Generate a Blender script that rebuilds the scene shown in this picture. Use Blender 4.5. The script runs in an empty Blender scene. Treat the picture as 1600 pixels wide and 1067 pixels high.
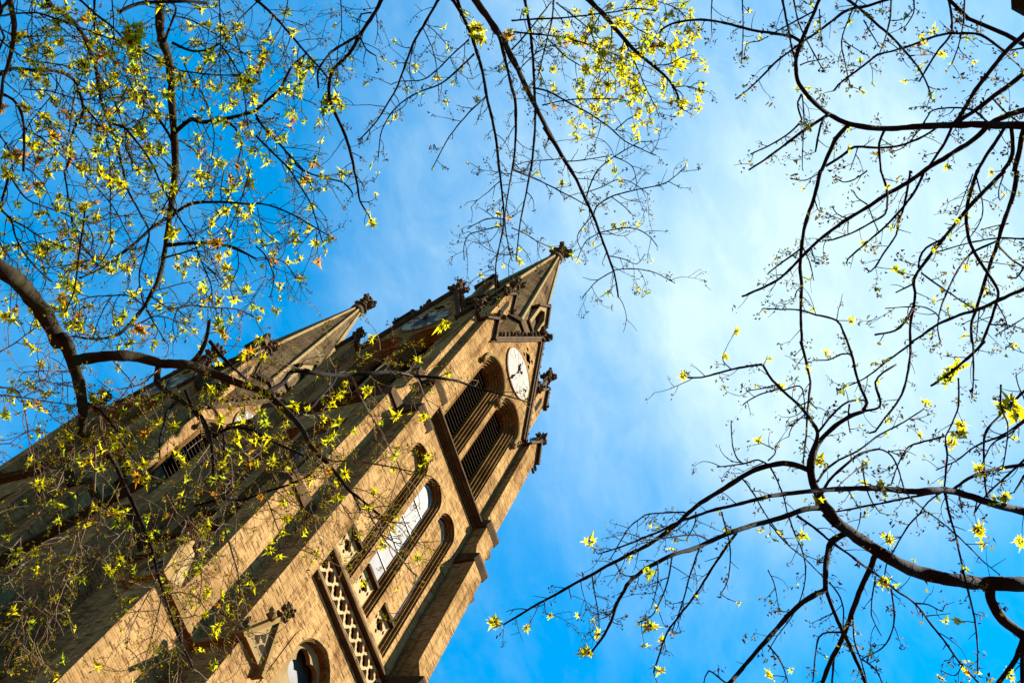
import bpy, bmesh, math, random
from mathutils import Vector, Matrix, noise
rad = math.radians
sc = bpy.context.scene
COL = sc.collection

# ---------------------------------------------------------------- camera
CAM_POS = Vector((-9.4483, -14.9846, 1.6))
FPX = 1757.96                                   # focal length in pixels of a 1600 px wide frame
CR = Vector((0.31263424, -0.91427211, 0.25761665))   # image right
CU = Vector((-0.9147754, -0.21675389, 0.34088667))   # image up
CD = Vector((0.25582376, 0.34223422, 0.90411832))    # viewing direction
cam_d = bpy.data.cameras.new('camera'); cam = bpy.data.objects.new('camera', cam_d); COL.objects.link(cam)
cam_d.sensor_width = 36.0; cam_d.lens = 36.0 * FPX / 1600.0; cam_d.clip_start = 0.1; cam_d.clip_end = 3000
M = Matrix((CR, CU, -CD)).transposed().to_4x4(); M.translation = CAM_POS
cam.matrix_world = M; sc.camera = cam

# ---------------------------------------------------------------- light
SUN_AZ, SUN_EL = 156.0, 50.0                    # clockwise from +Y
sd = Vector((math.sin(rad(SUN_AZ)) * math.cos(rad(SUN_EL)), math.cos(rad(SUN_AZ)) * math.cos(rad(SUN_EL)), math.sin(rad(SUN_EL))))
sun_d = bpy.data.lights.new('sun', 'SUN'); sun_d.energy = 5.0; sun_d.angle = rad(0.5); sun_d.color = (1.0, 0.94, 0.82)
sun = bpy.data.objects.new('sun', sun_d); COL.objects.link(sun)
sun.rotation_euler = sd.to_track_quat('Z', 'Y').to_euler(); sun.location = (0, -30, 60)

world = bpy.data.worlds.new("World"); sc.world = world; world.use_nodes = True
wt = world.node_tree; wt.nodes.clear()
def wn(t, **k):
    n = wt.nodes.new(t)
    for a, b in k.items(): setattr(n, a, b)
    return n
def wl(a, b): wt.links.new(a, b)
STR = 0.0297
sky = wn('ShaderNodeTexSky', sky_type='NISHITA', sun_disc=False)
sky.sun_elevation = rad(SUN_EL); sky.sun_rotation = rad(SUN_AZ); sky.air_density = 1.0; sky.dust_density = 0.3; sky.ozone_density = 2.5; sky.altitude = 800
hsv = wn('ShaderNodeHueSaturation'); hsv.inputs['Saturation'].default_value = 1.6; hsv.inputs['Hue'].default_value = 0.484; hsv.inputs['Value'].default_value = 2.0
wl(sky.outputs[0], hsv.inputs['Color'])
tc = wn('ShaderNodeTexCoord')
def wmath(op, a, b=None, c=None):
    n = wn('ShaderNodeMath', operation=op)
    for i, v in enumerate((a, b, c)):
        if v is None: continue
        if isinstance(v, (int, float)): n.inputs[i].default_value = v
        else: wl(v, n.inputs[i])
    return n.outputs[0]
def wlobe(d, lo, hi):
    n = wn('ShaderNodeVectorMath', operation='DOT_PRODUCT'); wl(tc.outputs['Generated'], n.inputs[0]); n.inputs[1].default_value = Vector(d).normalized()
    m = wn('ShaderNodeMapRange', interpolation_type='SMOOTHSTEP'); wl(n.outputs['Value'], m.inputs[0])
    m.inputs[1].default_value = math.cos(rad(lo)); m.inputs[2].default_value = math.cos(rad(hi)); return m.outputs[0]
mp = wn('ShaderNodeMapping'); mp.inputs['Scale'].default_value = (1.2, 2.2, 1.2); mp.inputs['Rotation'].default_value = (0.1, 0.2, 0.9)
wl(tc.outputs['Generated'], mp.inputs['Vector'])
nz = wn('ShaderNodeTexNoise'); nz.inputs['Scale'].default_value = 2.6; nz.inputs['Detail'].default_value = 9; nz.inputs['Roughness'].default_value = 0.62; nz.inputs['Distortion'].default_value = 0.35
wl(mp.outputs[0], nz.inputs['Vector'])
wisp = wn('ShaderNodeMapRange', interpolation_type='SMOOTHSTEP'); wl(nz.outputs[0], wisp.inputs[0]); wisp.inputs[1].default_value = 0.42; wisp.inputs[2].default_value = 0.72
veil = wlobe((0.31, 0.05, 0.95), 14, 1)          # thin bright veil of cirrus
broad = wlobe((0.19, 0.12, 0.97), 25, 3)
dens = wmath('ADD', wmath('ADD', wmath('MULTIPLY', veil, 0.54), wmath('MULTIPLY', broad, 0.36)),
             wmath('MULTIPLY', wisp.outputs[0], wmath('ADD', 0.15, wmath('MULTIPLY', broad, 0.16))))
nz2 = wn('ShaderNodeTexNoise'); nz2.inputs['Scale'].default_value = 13.0; nz2.inputs['Detail'].default_value = 8; nz2.inputs['Roughness'].default_value = 0.6; nz2.inputs['Distortion'].default_value = 0.5
wl(mp.outputs[0], nz2.inputs['Vector'])
mot = wn('ShaderNodeMapRange', interpolation_type='SMOOTHSTEP'); wl(nz2.outputs[0], mot.inputs[0]); mot.inputs[1].default_value = 0.38; mot.inputs[2].default_value = 0.68
dens = wmath('ADD', dens, wmath('MULTIPLY', wmath('SUBTRACT', mot.outputs[0], 0.45), wmath('ADD', 0.05, wmath('MULTIPLY', broad, 0.09))))
dens = wmath('MAXIMUM', wmath('MINIMUM', dens, 0.97), 0.0)
mix = wn('ShaderNodeMix', data_type='RGBA'); wl(dens, mix.inputs[0]); tint = wn('ShaderNodeMix', data_type='RGBA', blend_type='MULTIPLY'); tint.inputs[0].default_value = 1.0; wl(hsv.outputs[0], tint.inputs[6]); tint.inputs[7].default_value = (0.10, 0.97, 0.95, 1); wl(tint.outputs[2], mix.inputs[6])
mix.inputs[7].default_value = (3.95, 5.2, 5.55, 1)
bg = wn('ShaderNodeBackground'); bg.inputs['Strength'].default_value = STR; wl(mix.outputs[2], bg.inputs['Color'])
wo = wn('ShaderNodeOutputWorld'); wl(bg.outputs[0], wo.inputs['Surface'])

vs = sc.view_settings; vs.view_transform = 'Standard'; vs.look = 'None'; vs.exposure = 2.25 + math.log2(1 / 0.70); vs.gamma = 1.0; vs.use_curve_mapping = False
sc.cycles.max_bounces = 8; sc.cycles.diffuse_bounces = 3; sc.cycles.transparent_max_bounces = 8

# ---------------------------------------------------------------- materials
class NT:
    def __init__(s, name):
        s.m = bpy.data.materials.new(name); s.m.use_nodes = True; s.t = s.m.node_tree; s.b = s.t.nodes['Principled BSDF']; s.b.inputs['Specular IOR Level'].default_value = 0.0
    def n(s, t, **k):
        x = s.t.nodes.new(t)
        for a, b in k.items(): setattr(x, a, b)
        return x
    def l(s, a, b): s.t.links.new(a, b)
    def mix(s, f, a, b, mode='MIX'):
        x = s.n('ShaderNodeMix', data_type='RGBA', blend_type=mode)
        for i, v in ((0, f), (6, a), (7, b)):
            if isinstance(v, (int, float)): x.inputs[i].default_value = v
            elif isinstance(v, tuple): x.inputs[i].default_value = (*v, 1) if len(v) == 3 else v
            else: s.l(v, x.inputs[i])
        return x.outputs[2]
    def noise(s, vec, scale, detail=4, rough=0.55):
        x = s.n('ShaderNodeTexNoise'); x.inputs['Scale'].default_value = scale; x.inputs['Detail'].default_value = detail; x.inputs['Roughness'].default_value = rough
        if vec is not None: s.l(vec, x.inputs['Vector'])
        return x.outputs[0]
    def ramp(s, f, lo, hi):
        x = s.n('ShaderNodeMapRange'); s.l(f, x.inputs[0]); x.inputs[1].default_value = lo; x.inputs[2].default_value = hi; return x.outputs[0]
    def bump(s, h, st, dist):
        x = s.n('ShaderNodeBump'); x.inputs['Strength'].default_value = st; x.inputs['Distance'].default_value = dist; s.l(h, x.inputs['Height']); s.l(x.outputs[0], s.b.inputs['Normal'])

AK = 0.70
def ak(c): return tuple(x * AK for x in c)
def mat_brick(name, c1, c2, mortar, bw=0.19, rh=0.062, ms=0.007, odd=(0.055, 0.022, 0.010), oddamt=0.72, vert=False):
    c1, c2, mortar, odd = ak(c1), ak(c2), ak(mortar), ak(odd)
    q = NT(name); uv = q.n('ShaderNodeUVMap'); uv.uv_map = 'UVMap'
    br = q.n('ShaderNodeTexBrick'); br.inputs['Scale'].default_value = 1.0; br.offset = 0.5
    br.inputs['Brick Width'].default_value = bw; br.inputs['Row Height'].default_value = rh; br.inputs['Mortar Size'].default_value = ms; br.inputs['Mortar Smooth'].default_value = 0.3
    br.inputs['Bias'].default_value = -0.15
    q.l(uv.outputs[0], br.inputs['Vector'])
    br.inputs['Color1'].default_value = (*c1, 1); br.inputs['Color2'].default_value = (*c2, 1); br.inputs['Mortar'].default_value = (*mortar, 1)
    geo = q.n('ShaderNodeTexCoord').outputs['Object']
    # a second, coarser brick mask picks single odd dark or red bricks
    br2 = q.n('ShaderNodeTexBrick'); br2.inputs['Scale'].default_value = 1.0
    br2.inputs['Brick Width'].default_value = bw; br2.inputs['Row Height'].default_value = rh; br2.inputs['Mortar Size'].default_value = 0.0; br2.inputs['Bias'].default_value = -0.55
    br2.inputs['Color1'].default_value = (0, 0, 0, 1); br2.inputs['Color2'].default_value = (1, 1, 1, 1); br2.inputs['Mortar'].default_value = (0, 0, 0, 1)
    q.l(uv.outputs[0], br2.inputs['Vector'])
    pick = q.ramp(br2.outputs[0], 0.30, 0.50)
    f = q.n('ShaderNodeMath', operation='MULTIPLY'); q.l(pick, f.inputs[0]); f.inputs[1].default_value = oddamt
    c = q.mix(f.outputs[0], br.outputs[0], odd)
    n1 = q.noise(geo, 0.55, 5, 0.6); c = q.mix(q.ramp(n1, 0.40, 0.66), c, (0.56, 0.52, 0.50), 'MULTIPLY')
    mp = q.n('ShaderNodeMapping'); mp.inputs['Scale'].default_value = (5, 5, 0.35); q.l(geo, mp.inputs['Vector'])
    n2 = q.noise(mp.outputs[0], 1.1, 4, 0.6); c = q.mix(q.ramp(n2, 0.46, 0.74), c, (0.45, 0.40, 0.37), 'MULTIPLY')
    n3 = q.noise(geo, 9.0, 3); c = q.mix(0.35, c, q.mix(n3, (0.72, 0.7, 0.66), (1.25, 1.2, 1.15)), 'MULTIPLY')
    q.l(c, q.b.inputs['Base Color']); q.b.inputs['Roughness'].default_value = 0.95; q.b.inputs['Specular IOR Level'].default_value = 0.0
    hh = q.n('ShaderNodeMath', operation='SUBTRACT'); q.l(q.noise(geo, 22, 3), hh.inputs[0]); q.l(br.outputs['Fac'], hh.inputs[1])
    q.bump(hh.outputs[0], 0.75, 0.012)
    return q.m
def mat_stone(name, c1, c2, scale=2.0, rough=0.95, bump=0.4, spec=0.0, dist=0.02):
    c1, c2 = ak(c1), ak(c2); q = NT(name); geo = q.n('ShaderNodeTexCoord').outputs['Object']
    n = q.noise(geo, scale, 6, 0.62); c = q.mix(q.ramp(n, 0.32, 0.68), c1, c2)
    n2 = q.noise(geo, scale * 9, 4, 0.6); c = q.mix(0.5, c, q.mix(n2, (0.6, 0.58, 0.55), (1.3, 1.28, 1.25)), 'MULTIPLY')
    q.l(c, q.b.inputs['Base Color']); q.b.inputs['Roughness'].default_value = rough; q.b.inputs['Specular IOR Level'].default_value = spec
    if bump: q.bump(n2, bump, dist)
    return q.m
def mat_leaf(name, c, tr, f=0.55):
    c, tr = ak(c), ak(tr); q = NT(name); t = q.t
    geo = q.n('ShaderNodeTexCoord').outputs['Object']
    v = q.mix(q.ramp(q.noise(geo, 14, 2), 0.3, 0.7), (0.75, 0.72, 0.8), (1.2, 1.2, 1.1))
    d = q.n('ShaderNodeBsdfDiffuse'); tl = q.n('ShaderNodeBsdfTranslucent'); mx = q.n('ShaderNodeMixShader'); mx.inputs[0].default_value = f
    q.l(q.mix(1.0, c, v, 'MULTIPLY'), d.inputs[0]); q.l(q.mix(1.0, tr, v, 'MULTIPLY'), tl.inputs[0])
    q.l(d.outputs[0], mx.inputs[1]); q.l(tl.outputs[0], mx.inputs[2])
    t.nodes.remove(q.b); q.l(mx.outputs[0], t.nodes['Material Output'].inputs['Surface'])
    return q.m
def mat_plain(name, c, rough=0.7, spec=0.3, metal=0.0):
    c = ak(c); q = NT(name); geo = q.n('ShaderNodeTexCoord').outputs['Object']
    q.l(q.mix(0.4, c, q.mix(q.noise(geo, 6, 4), (0.6, 0.6, 0.6), (1.3, 1.3, 1.3)), 'MULTIPLY'), q.b.inputs['Base Color'])
    q.b.inputs['Roughness'].default_value = rough; q.b.inputs['Specular IOR Level'].default_value = spec; q.b.inputs['Metallic'].default_value = metal
    return q.m

BRICK = mat_brick('buff_brick', (0.275, 0.162, 0.062), (0.11, 0.050, 0.016), (0.32, 0.225, 0.11))
BRICK_R = mat_brick('moulded_brick', (0.20, 0.11, 0.037), (0.10, 0.048, 0.015), (0.10, 0.06, 0.026), bw=0.12, oddamt=0.35)
MASON = mat_brick('spire_masonry', (0.105, 0.074, 0.040), (0.06, 0.04, 0.021), (0.028, 0.018, 0.010), bw=0.42, rh=0.16, ms=0.012, odd=(0.33, 0.19, 0.09), oddamt=0.35)
STONE = mat_stone('sandstone', (0.17, 0.11, 0.044), (0.10, 0.06, 0.022), 1.6)
DARKST = mat_stone('dark_stone', (0.062, 0.036, 0.014), (0.026, 0.014, 0.006), 3.0, bump=0.7, rough=1.0, spec=0.05)  # one dark stone tone for strings, drips, sills and copings
FINST = mat_stone('carved_stone', (0.085, 0.052, 0.024), (0.035, 0.02, 0.01), 4.0, bump=0.8, rough=1.0, spec=0.05)
PALEST = mat_stone('pale_stone', (0.20, 0.14, 0.068), (0.14, 0.093, 0.042), 2.2, bump=0.25)
LATTICE = mat_stone('lattice_stone', (0.30, 0.215, 0.115), (0.23, 0.16, 0.08), 2.2, bump=0.25)
BLACK = mat_plain('recess_shade', (0.02, 0.017, 0.014), 0.9, 0.0)  # near-black colour stands in for shade in openings, behind louvres and lattices
LOUV = mat_plain('louvre_wood', (0.032, 0.025, 0.018), 0.8, 0.0)
LEAD = mat_plain('lead_bar', (0.05, 0.045, 0.045), 0.6, 0.4)
GLASS = mat_stone('glare_glass', (0.10, 0.094, 0.092), (0.055, 0.053, 0.054), 3.0, rough=0.5, bump=0.5, spec=0.03, dist=0.004)  # pale matte base colour stands in for sky glare on the panes
DIAL = mat_stone('clock_dial', (0.088, 0.054, 0.032), (0.070, 0.045, 0.028), 2.0, rough=0.6, bump=0, spec=0.04)
NUMER = mat_plain('clock_numerals', (0.36, 0.335, 0.27), 0.8, 0.0)
HAND = mat_plain('clock_hand', (0.03, 0.009, 0.005), 0.6, 0.05)
METAL = mat_plain('conductor_wire', (0.07, 0.06, 0.04), 0.8, 0.0)
def mat_bark(name, c1, c2, moss=None):
    c1, c2 = ak(c1), ak(c2); q = NT(name); geo = q.n('ShaderNodeTexCoord').outputs['Object']
    n = q.noise(geo, 18, 6, 0.65); c = q.mix(q.ramp(n, 0.35, 0.65), c1, c2)
    if moss:
        g = q.n('ShaderNodeNewGeometry'); sp = q.n('ShaderNodeSeparateXYZ'); q.l(g.outputs['Normal'], sp.inputs[0])
        mm = q.n('ShaderNodeMath', operation='MULTIPLY'); q.l(q.ramp(q.noise(geo, 7, 5, 0.7), 0.45, 0.62), mm.inputs[0]); mm.inputs[1].default_value = 0.75
        c = q.mix(mm.outputs[0], c, moss)
    q.l(c, q.b.inputs['Base Color']); q.b.inputs['Roughness'].default_value = 0.9; q.b.inputs['Specular IOR Level'].default_value = 0.03
    q.bump(n, 0.8, 0.012)
    return q.m
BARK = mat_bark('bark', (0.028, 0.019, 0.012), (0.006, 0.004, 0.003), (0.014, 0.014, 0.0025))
BARK_SILH = mat_bark('silhouette_bark', (0.011, 0.0075, 0.007), (0.006, 0.004, 0.004))  # bark darkened so branches read as backlit silhouettes
TWIG_LIT = mat_bark('sunlit_twig_bark', (0.15, 0.10, 0.063), (0.05, 0.033, 0.02))  # bark paled so the left tree's twigs read as sunlit
LEAF_Y = mat_leaf('leaf_yellow', (0.32, 0.27, 0.006), (0.60, 0.52, 0.008))
LEAF_G = mat_leaf('leaf_green', (0.15, 0.17, 0.012), (0.36, 0.42, 0.015))
LEAF_O = mat_leaf('leaf_orange', (0.30, 0.13, 0.008), (0.60, 0.26, 0.01))
BUD = mat_leaf('bud_brown', (0.055, 0.026, 0.012), (0.08, 0.038, 0.012), 0.25)
GROUND = mat_stone('warm_bounce_paving', (0.19, 0.066, 0.026), (0.13, 0.046, 0.019), 0.6)  # unseen paving, made red so its bounce warms the shaded walls
BOUNCE_GROUND = mat_stone('warm_bounce_ground', (0.17, 0.062, 0.026), (0.10, 0.038, 0.017), 1.5)  # unseen wide ground, tinted warm for the light it throws back up
SLATE = mat_brick('roof_tiles', (0.16, 0.10, 0.07), (0.10, 0.065, 0.05), (0.05, 0.035, 0.03), bw=0.3, rh=0.2, ms=0.015, oddamt=0.2)

# ---------------------------------------------------------------- mesh helpers
class MB:
    def __init__(s): s.v = []; s.f = []; s.mi = []; s.cur = 0
    def add(s, vs, fs):
        o = len(s.v); s.v += [tuple(p) for p in vs]; s.f += [tuple(i + o for i in f) for f in fs]; s.mi += [s.cur] * len(fs)
    def box(s, x0, x1, y0, y1, z0, z1):
        s.add([(x0, y0, z0), (x1, y0, z0), (x1, y1, z0), (x0, y1, z0), (x0, y0, z1), (x1, y0, z1), (x1, y1, z1), (x0, y1, z1)],
              [(0, 3, 2, 1), (4, 5, 6, 7), (0, 1, 5, 4), (1, 2, 6, 5), (2, 3, 7, 6), (3, 0, 4, 7)])
    def prism(s, poly, axis, a, b):
        """extrude a 2D polygon; axis 'x': poly=(y,z); axis 'y': poly=(x,z); axis 'z': poly=(x,y)"""
        n = len(poly)
        mk = {'x': lambda p, t: (t, p[0], p[1]), 'y': lambda p, t: (p[0], t, p[1]), 'z': lambda p, t: (p[0], p[1], t)}[axis]
        s.add([mk(p, a) for p in poly] + [mk(p, b) for p in poly],
              [tuple(range(n)), tuple(range(2 * n - 1, n - 1, -1))] + [(i, i + n, (i + 1) % n + n, (i + 1) % n) for i in range(n)])
    def bar(s, p, q, w, h, up=(0, 0, 1)):
        p = Vector(p); q = Vector(q); d = (q - p).normalized(); r = d.cross(Vector(up))
        if r.length < 1e-4: r = d.cross(Vector((1, 0, 0)))
        r.normalize(); u = r.cross(d)
        vs = []
        for c in (p, q):
            for a, b in ((-1, -1), (1, -1), (1, 1), (-1, 1)): vs.append(c + r * (a * w / 2) + u * (b * h / 2))
        s.add(vs, [(0, 1, 2, 3), (7, 6, 5, 4), (0, 4, 5, 1), (1, 5, 6, 2), (2, 6, 7, 3), (3, 7, 4, 0)])
    def tube(s, pts, rs, n=6, cap=True):
        pts = [Vector(p) for p in pts]; k = len(pts)
        if k < 2: return
        t0 = (pts[1] - pts[0]).normalized(); a = t0.orthogonal().normalized(); vs = []; fs = []
        for i, p in enumerate(pts):
            t = (pts[min(i + 1, k - 1)] - pts[max(i - 1, 0)])
            if t.length < 1e-9: t = t0
            t.normalize(); a = a - t * a.dot(t)
            if a.length < 1e-6: a = t.orthogonal()
            a.normalize(); b = t.cross(a); r = rs[i]
            for j in range(n):
                w = 2 * math.pi * j / n; vs.append(p + a * (r * math.cos(w)) + b * (r * math.sin(w)))
        for i in range(k - 1):
            for j in range(n):
                fs.append((i * n + j, i * n + (j + 1) % n, (i + 1) * n + (j + 1) % n, (i + 1) * n + j))
        if cap:
            fs.append(tuple(range(n - 1, -1, -1))); fs.append(tuple((k - 1) * n + j for j in range(n)))
        s.add(vs, fs)
    def lump(s, c, r, rng=None, sx=1, sy=1, sz=1, jit=0.0):
        t = (1 + 5 ** .5) / 2; vs = [(-1, t, 0), (1, t, 0), (-1, -t, 0), (1, -t, 0), (0, -1, t), (0, 1, t), (0, -1, -t), (0, 1, -t), (t, 0, -1), (t, 0, 1), (-t, 0, -1), (-t, 0, 1)]
        fs = [(0, 11, 5), (0, 5, 1), (0, 1, 7), (0, 7, 10), (0, 10, 11), (1, 5, 9), (5, 11, 4), (11, 10, 2), (10, 7, 6), (7, 1, 8), (3, 9, 4), (3, 4, 2), (3, 2, 6), (3, 6, 8), (3, 8, 9), (4, 9, 5), (2, 4, 11), (6, 2, 10), (8, 6, 7), (9, 8, 1)]
        L = (1 + t * t) ** .5; out = []
        for v in vs:
            k = r / L * (1 + (rng.uniform(-jit, jit) if rng else 0)); out.append((c[0] + v[0] * k * sx, c[1] + v[1] * k * sy, c[2] + v[2] * k * sz))
        s.add(out, fs)
    def xf(s, m):
        s.v = [tuple(m @ Vector(p)) for p in s.v]; return s
    def join(s, o):
        k = len(s.v); s.v += o.v; s.f += [tuple(i + k for i in f) for f in o.f]; s.mi += o.mi; return s
    def build(s, name, mats, parent=None, uv=True, smooth=False, recalc=True):
        me = bpy.data.meshes.new(name); me.from_pydata([tuple(p) for p in s.v], [], s.f)
        for m in (mats if isinstance(mats, (list, tuple)) else [mats]): me.materials.append(m)
        if len(me.materials) > 1: me.polygons.foreach_set('material_index', s.mi)
        bm = bmesh.new(); bm.from_mesh(me)
        if recalc: bmesh.ops.recalc_face_normals(bm, faces=bm.faces)
        if uv:
            ul = bm.loops.layers.uv.new('UVMap')
            for f in bm.faces:
                n = f.normal
                if abs(n.z) < 0.93:
                    t = Vector((-n.y, n.x, 0)).normalized(); k = 1 / max(0.35, (1 - n.z * n.z) ** .5)
                    for lp in f.loops: lp[ul].uv = (lp.vert.co.dot(t), lp.vert.co.z * k)
                else:
                    for lp in f.loops: lp[ul].uv = (lp.vert.co.x, lp.vert.co.y)
        if smooth:
            for f in bm.faces: f.smooth = True
        bm.to_mesh(me); bm.free()
        o = bpy.data.objects.new(name, me); COL.objects.link(o)
        if parent: o.parent = parent
        return o
def holed(mb, outer, holes, y, depth=0.0):
    """flat panel in the xz plane at y with holes, and the holes' side walls going back by depth"""
    bm = bmesh.new(); es = []
    for loop in [outer] + holes:
        vs = [bm.verts.new((p[0], y, p[1])) for p in loop]
        for i in range(len(vs)): es.append(bm.edges.new((vs[i], vs[(i + 1) % len(vs)])))
    bmesh.ops.triangle_fill(bm, use_beauty=True, use_dissolve=False, edges=es, normal=(0, -1, 0))
    bm.verts.index_update(); bm.verts.ensure_lookup_table()
    mb.add([v.co.copy() for v in bm.verts], [tuple(v.index for v in f.verts) for f in bm.faces]); bm.free()
    if depth:
        for h in holes:
            n = len(h); mb.add([(p[0], y, p[1]) for p in h] + [(p[0], y + depth, p[1]) for p in h], [(i, (i + 1) % n, (i + 1) % n + n, i + n) for i in range(n)])
def arch(cx, hw, zb, zs, k, inset=0.0, n=9, arc_only=False):
    """outline from bottom left over the pointed head to bottom right"""
    c0 = k * hw; r = hw + c0 - inset; a = math.acos(max(-1, min(1, c0 / r))); pts = []
    if not arc_only: pts.append((cx - hw + inset, zb))
    for i in range(n + 1):
        t = a * i / n; pts.append((cx + c0 - r * math.cos(t), zs + r * math.sin(t)))
    for i in range(n - 1, -1, -1):
        t = a * i / n; pts.append((cx - c0 + r * math.cos(t), zs + r * math.sin(t)))
    if not arc_only: pts.append((cx + hw - inset, zb))
    return pts
def loft(mb, prof, f):
    """prof: (inset, depth) pairs; f(inset) -> outline points"""
    rows = [[(p[0], d, p[1]) for p in f(i)] for i, d in prof]; n = len(rows[0])
    vs = [p for r in rows for p in r]
    mb.add(vs, [(a * n + j, a * n + j + 1, (a + 1) * n + j + 1, (a + 1) * n + j) for a in range(len(rows) - 1) for j in range(n - 1)])
def orders(n, s, e, y0):
    pr = [(0, y0)]
    for i in range(n):
        a = i * s; d = y0 + (i + 1) * e
        pr += [(a, d + .5 * s), (a + .34 * s, d + .5 * s), (a + .34 * s, d - .18 * s), (a + .46 * s, d - .5 * s), (a + .67 * s, d - .6 * s), (a + .88 * s, d - .5 * s), (a + s, d - .18 * s), (a + s, d)]
    return pr
def foil(cx, cz, r, d, lobes=4, n=8, rot=0.0):
    pts = []; N = lobes * n
    for i in range(N):
        th = 2 * math.pi * i / N; ph = (th + math.pi / lobes) % (2 * math.pi / lobes) - math.pi / lobes
        rho = d * math.cos(ph) + math.sqrt(max(1e-6, r * r - (d * math.sin(ph)) ** 2))
        pts.append((cx + rho * math.sin(th + rot), cz + rho * math.cos(th + rot)))
    return pts
def stretch(outline, f): return [f(p) for p in outline]
def empty(name, loc):
    o = bpy.data.objects.new(name, None); COL.objects.link(o); o.location = loc; o.empty_display_size = 0.5; return o
def copy_part(o, parent, loc=None, rot=None):
    c = o.copy(); COL.objects.link(c); c.parent = parent
    if loc is not None: c.location = loc
    if rot is not None: c.rotation_euler = (0, 0, rot)
    for ch in list(o.children):
        d = ch.copy(); COL.objects.link(d); d.parent = c
    return c

# ---------------------------------------------------------------- ground
g = MB(); R_ = 900.0; N_ = 48
g.add([(0, 0, 0)] + [(R_ * math.cos(2 * math.pi * i / N_), R_ * math.sin(2 * math.pi * i / N_), 0) for i in range(N_)], [(0, i + 1, (i + 1) % N_ + 1) for i in range(N_)])
o = g.build('ground', BOUNCE_GROUND); o['kind'] = 'structure'
g = MB(); g.add([(-60, -40, 0.004), (60, -40, 0.004), (60, 50, 0.004), (-60, 50, 0.004)], [(0, 1, 2, 3)]); o = g.build('pavement', GROUND); o['kind'] = 'structure'

# ---------------------------------------------------------------- the church
H = 2.9                                           # half width of a tower
T1 = Vector((H, H, 0)); T2 = Vector((H, H + 12.52, 0))
ch = empty('church', (0, 0, 0))
ch['label'] = 'pale brick gothic church with twin spired towers, clocks and stepped buttresses'; ch['category'] = 'church'
Y = -H                                            # plane of a face in tower coordinates
LANC = [(-1.22), (0.0), (1.22)]; BELF = [-0.85, 0.85]
ZB0, ZBS = 33.0, 38.05                            # belfry sill and springing
ZL0, ZLS = 24.55, 30.5
def lanc(cx, i, zb=ZL0): return arch(cx, 0.51, zb, ZLS, 0.19, i)
def belf(cx, i, zb=ZB0): return arch(cx, 0.76, zb, ZBS, 0.16, i, 11)
PW = dict(cx=0.0, hw=0.80, zb=14.0, zs=21.45, k=0.18)
def port(i): return arch(PW['cx'], PW['hw'], PW['zb'], PW['zs'], PW['k'], i, 11)
GA, GF, GZ = 44.3, 1.93, 39.05                     # gable apex, half foot, foot height

def face_wall():
    mb = MB()
    outer = [(-H, 0), (H, 0), (H, 39.05), (GF, GZ), (0, GA), (-GF, GZ), (-H, 39.05)]
    holes = [belf(c, 0) for c in BELF] + [lanc(c, 0) for c in LANC] + [port(0), [(-2.2, 23.45), (2.2, 23.45), (2.2, 24.08), (-2.2, 24.08)]]
    holes.append(foil(0, 42.30, 0.12, 0.13)); 
    for a in range(4): holes.append(foil(0.40 * math.sin(a * math.pi / 2 + .785), 42.30 + 0.40 * math.cos(a * math.pi / 2 + .785), 0.06, 0.05, 3, 4))
    holed(mb, outer, holes, Y)
    # bottoms of the openings
    for c in LANC: mb.add([(c - .51, Y, ZL0), (c + .51, Y, ZL0), (c + .51, Y + .4, ZL0), (c - .51, Y + .4, ZL0)], [(0, 1, 2, 3)])
    # frieze recess
    mb.add([(-2.2, Y, 23.45), (2.2, Y, 23.45), (2.2, Y + .3, 23.45), (-2.2, Y + .3, 23.45), (-2.2, Y, 24.08), (2.2, Y, 24.08), (2.2, Y + .3, 24.08), (-2.2, Y + .3, 24.08)],
           [(0, 1, 2, 3), (4, 5, 6, 7), (3, 2, 6, 7), (0, 3, 7, 4), (1, 2, 6, 5)])
    # gable's body behind the face
    mb.add([(-GF, Y, GZ), (GF, Y, GZ), (0, Y, GA), (-GF, Y + 1.9, GZ), (GF, Y + 1.9, GZ), (0, Y + 1.9, GA)], [(0, 2, 5, 3), (2, 1, 4, 5)])
    mb.box(-0.5, 0.5, Y + 0.5, Y + 0.52, 41.75, 43.4)
    return mb
wall = MB()
for k in range(4): wall.join(face_wall().xf(Matrix.Rotation(-k * math.pi / 2, 4, 'Z')))
wall.add([(-H, -H, 39.05), (H, -H, 39.05), (H, H, 39.05), (-H, H, 39.05)], [(0, 1, 2, 3)])
proto_wall = wall.build('tower_wall', BRICK, ch, recalc=False)
proto_wall.location = T1; copy_part(proto_wall, ch, T2)

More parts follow.
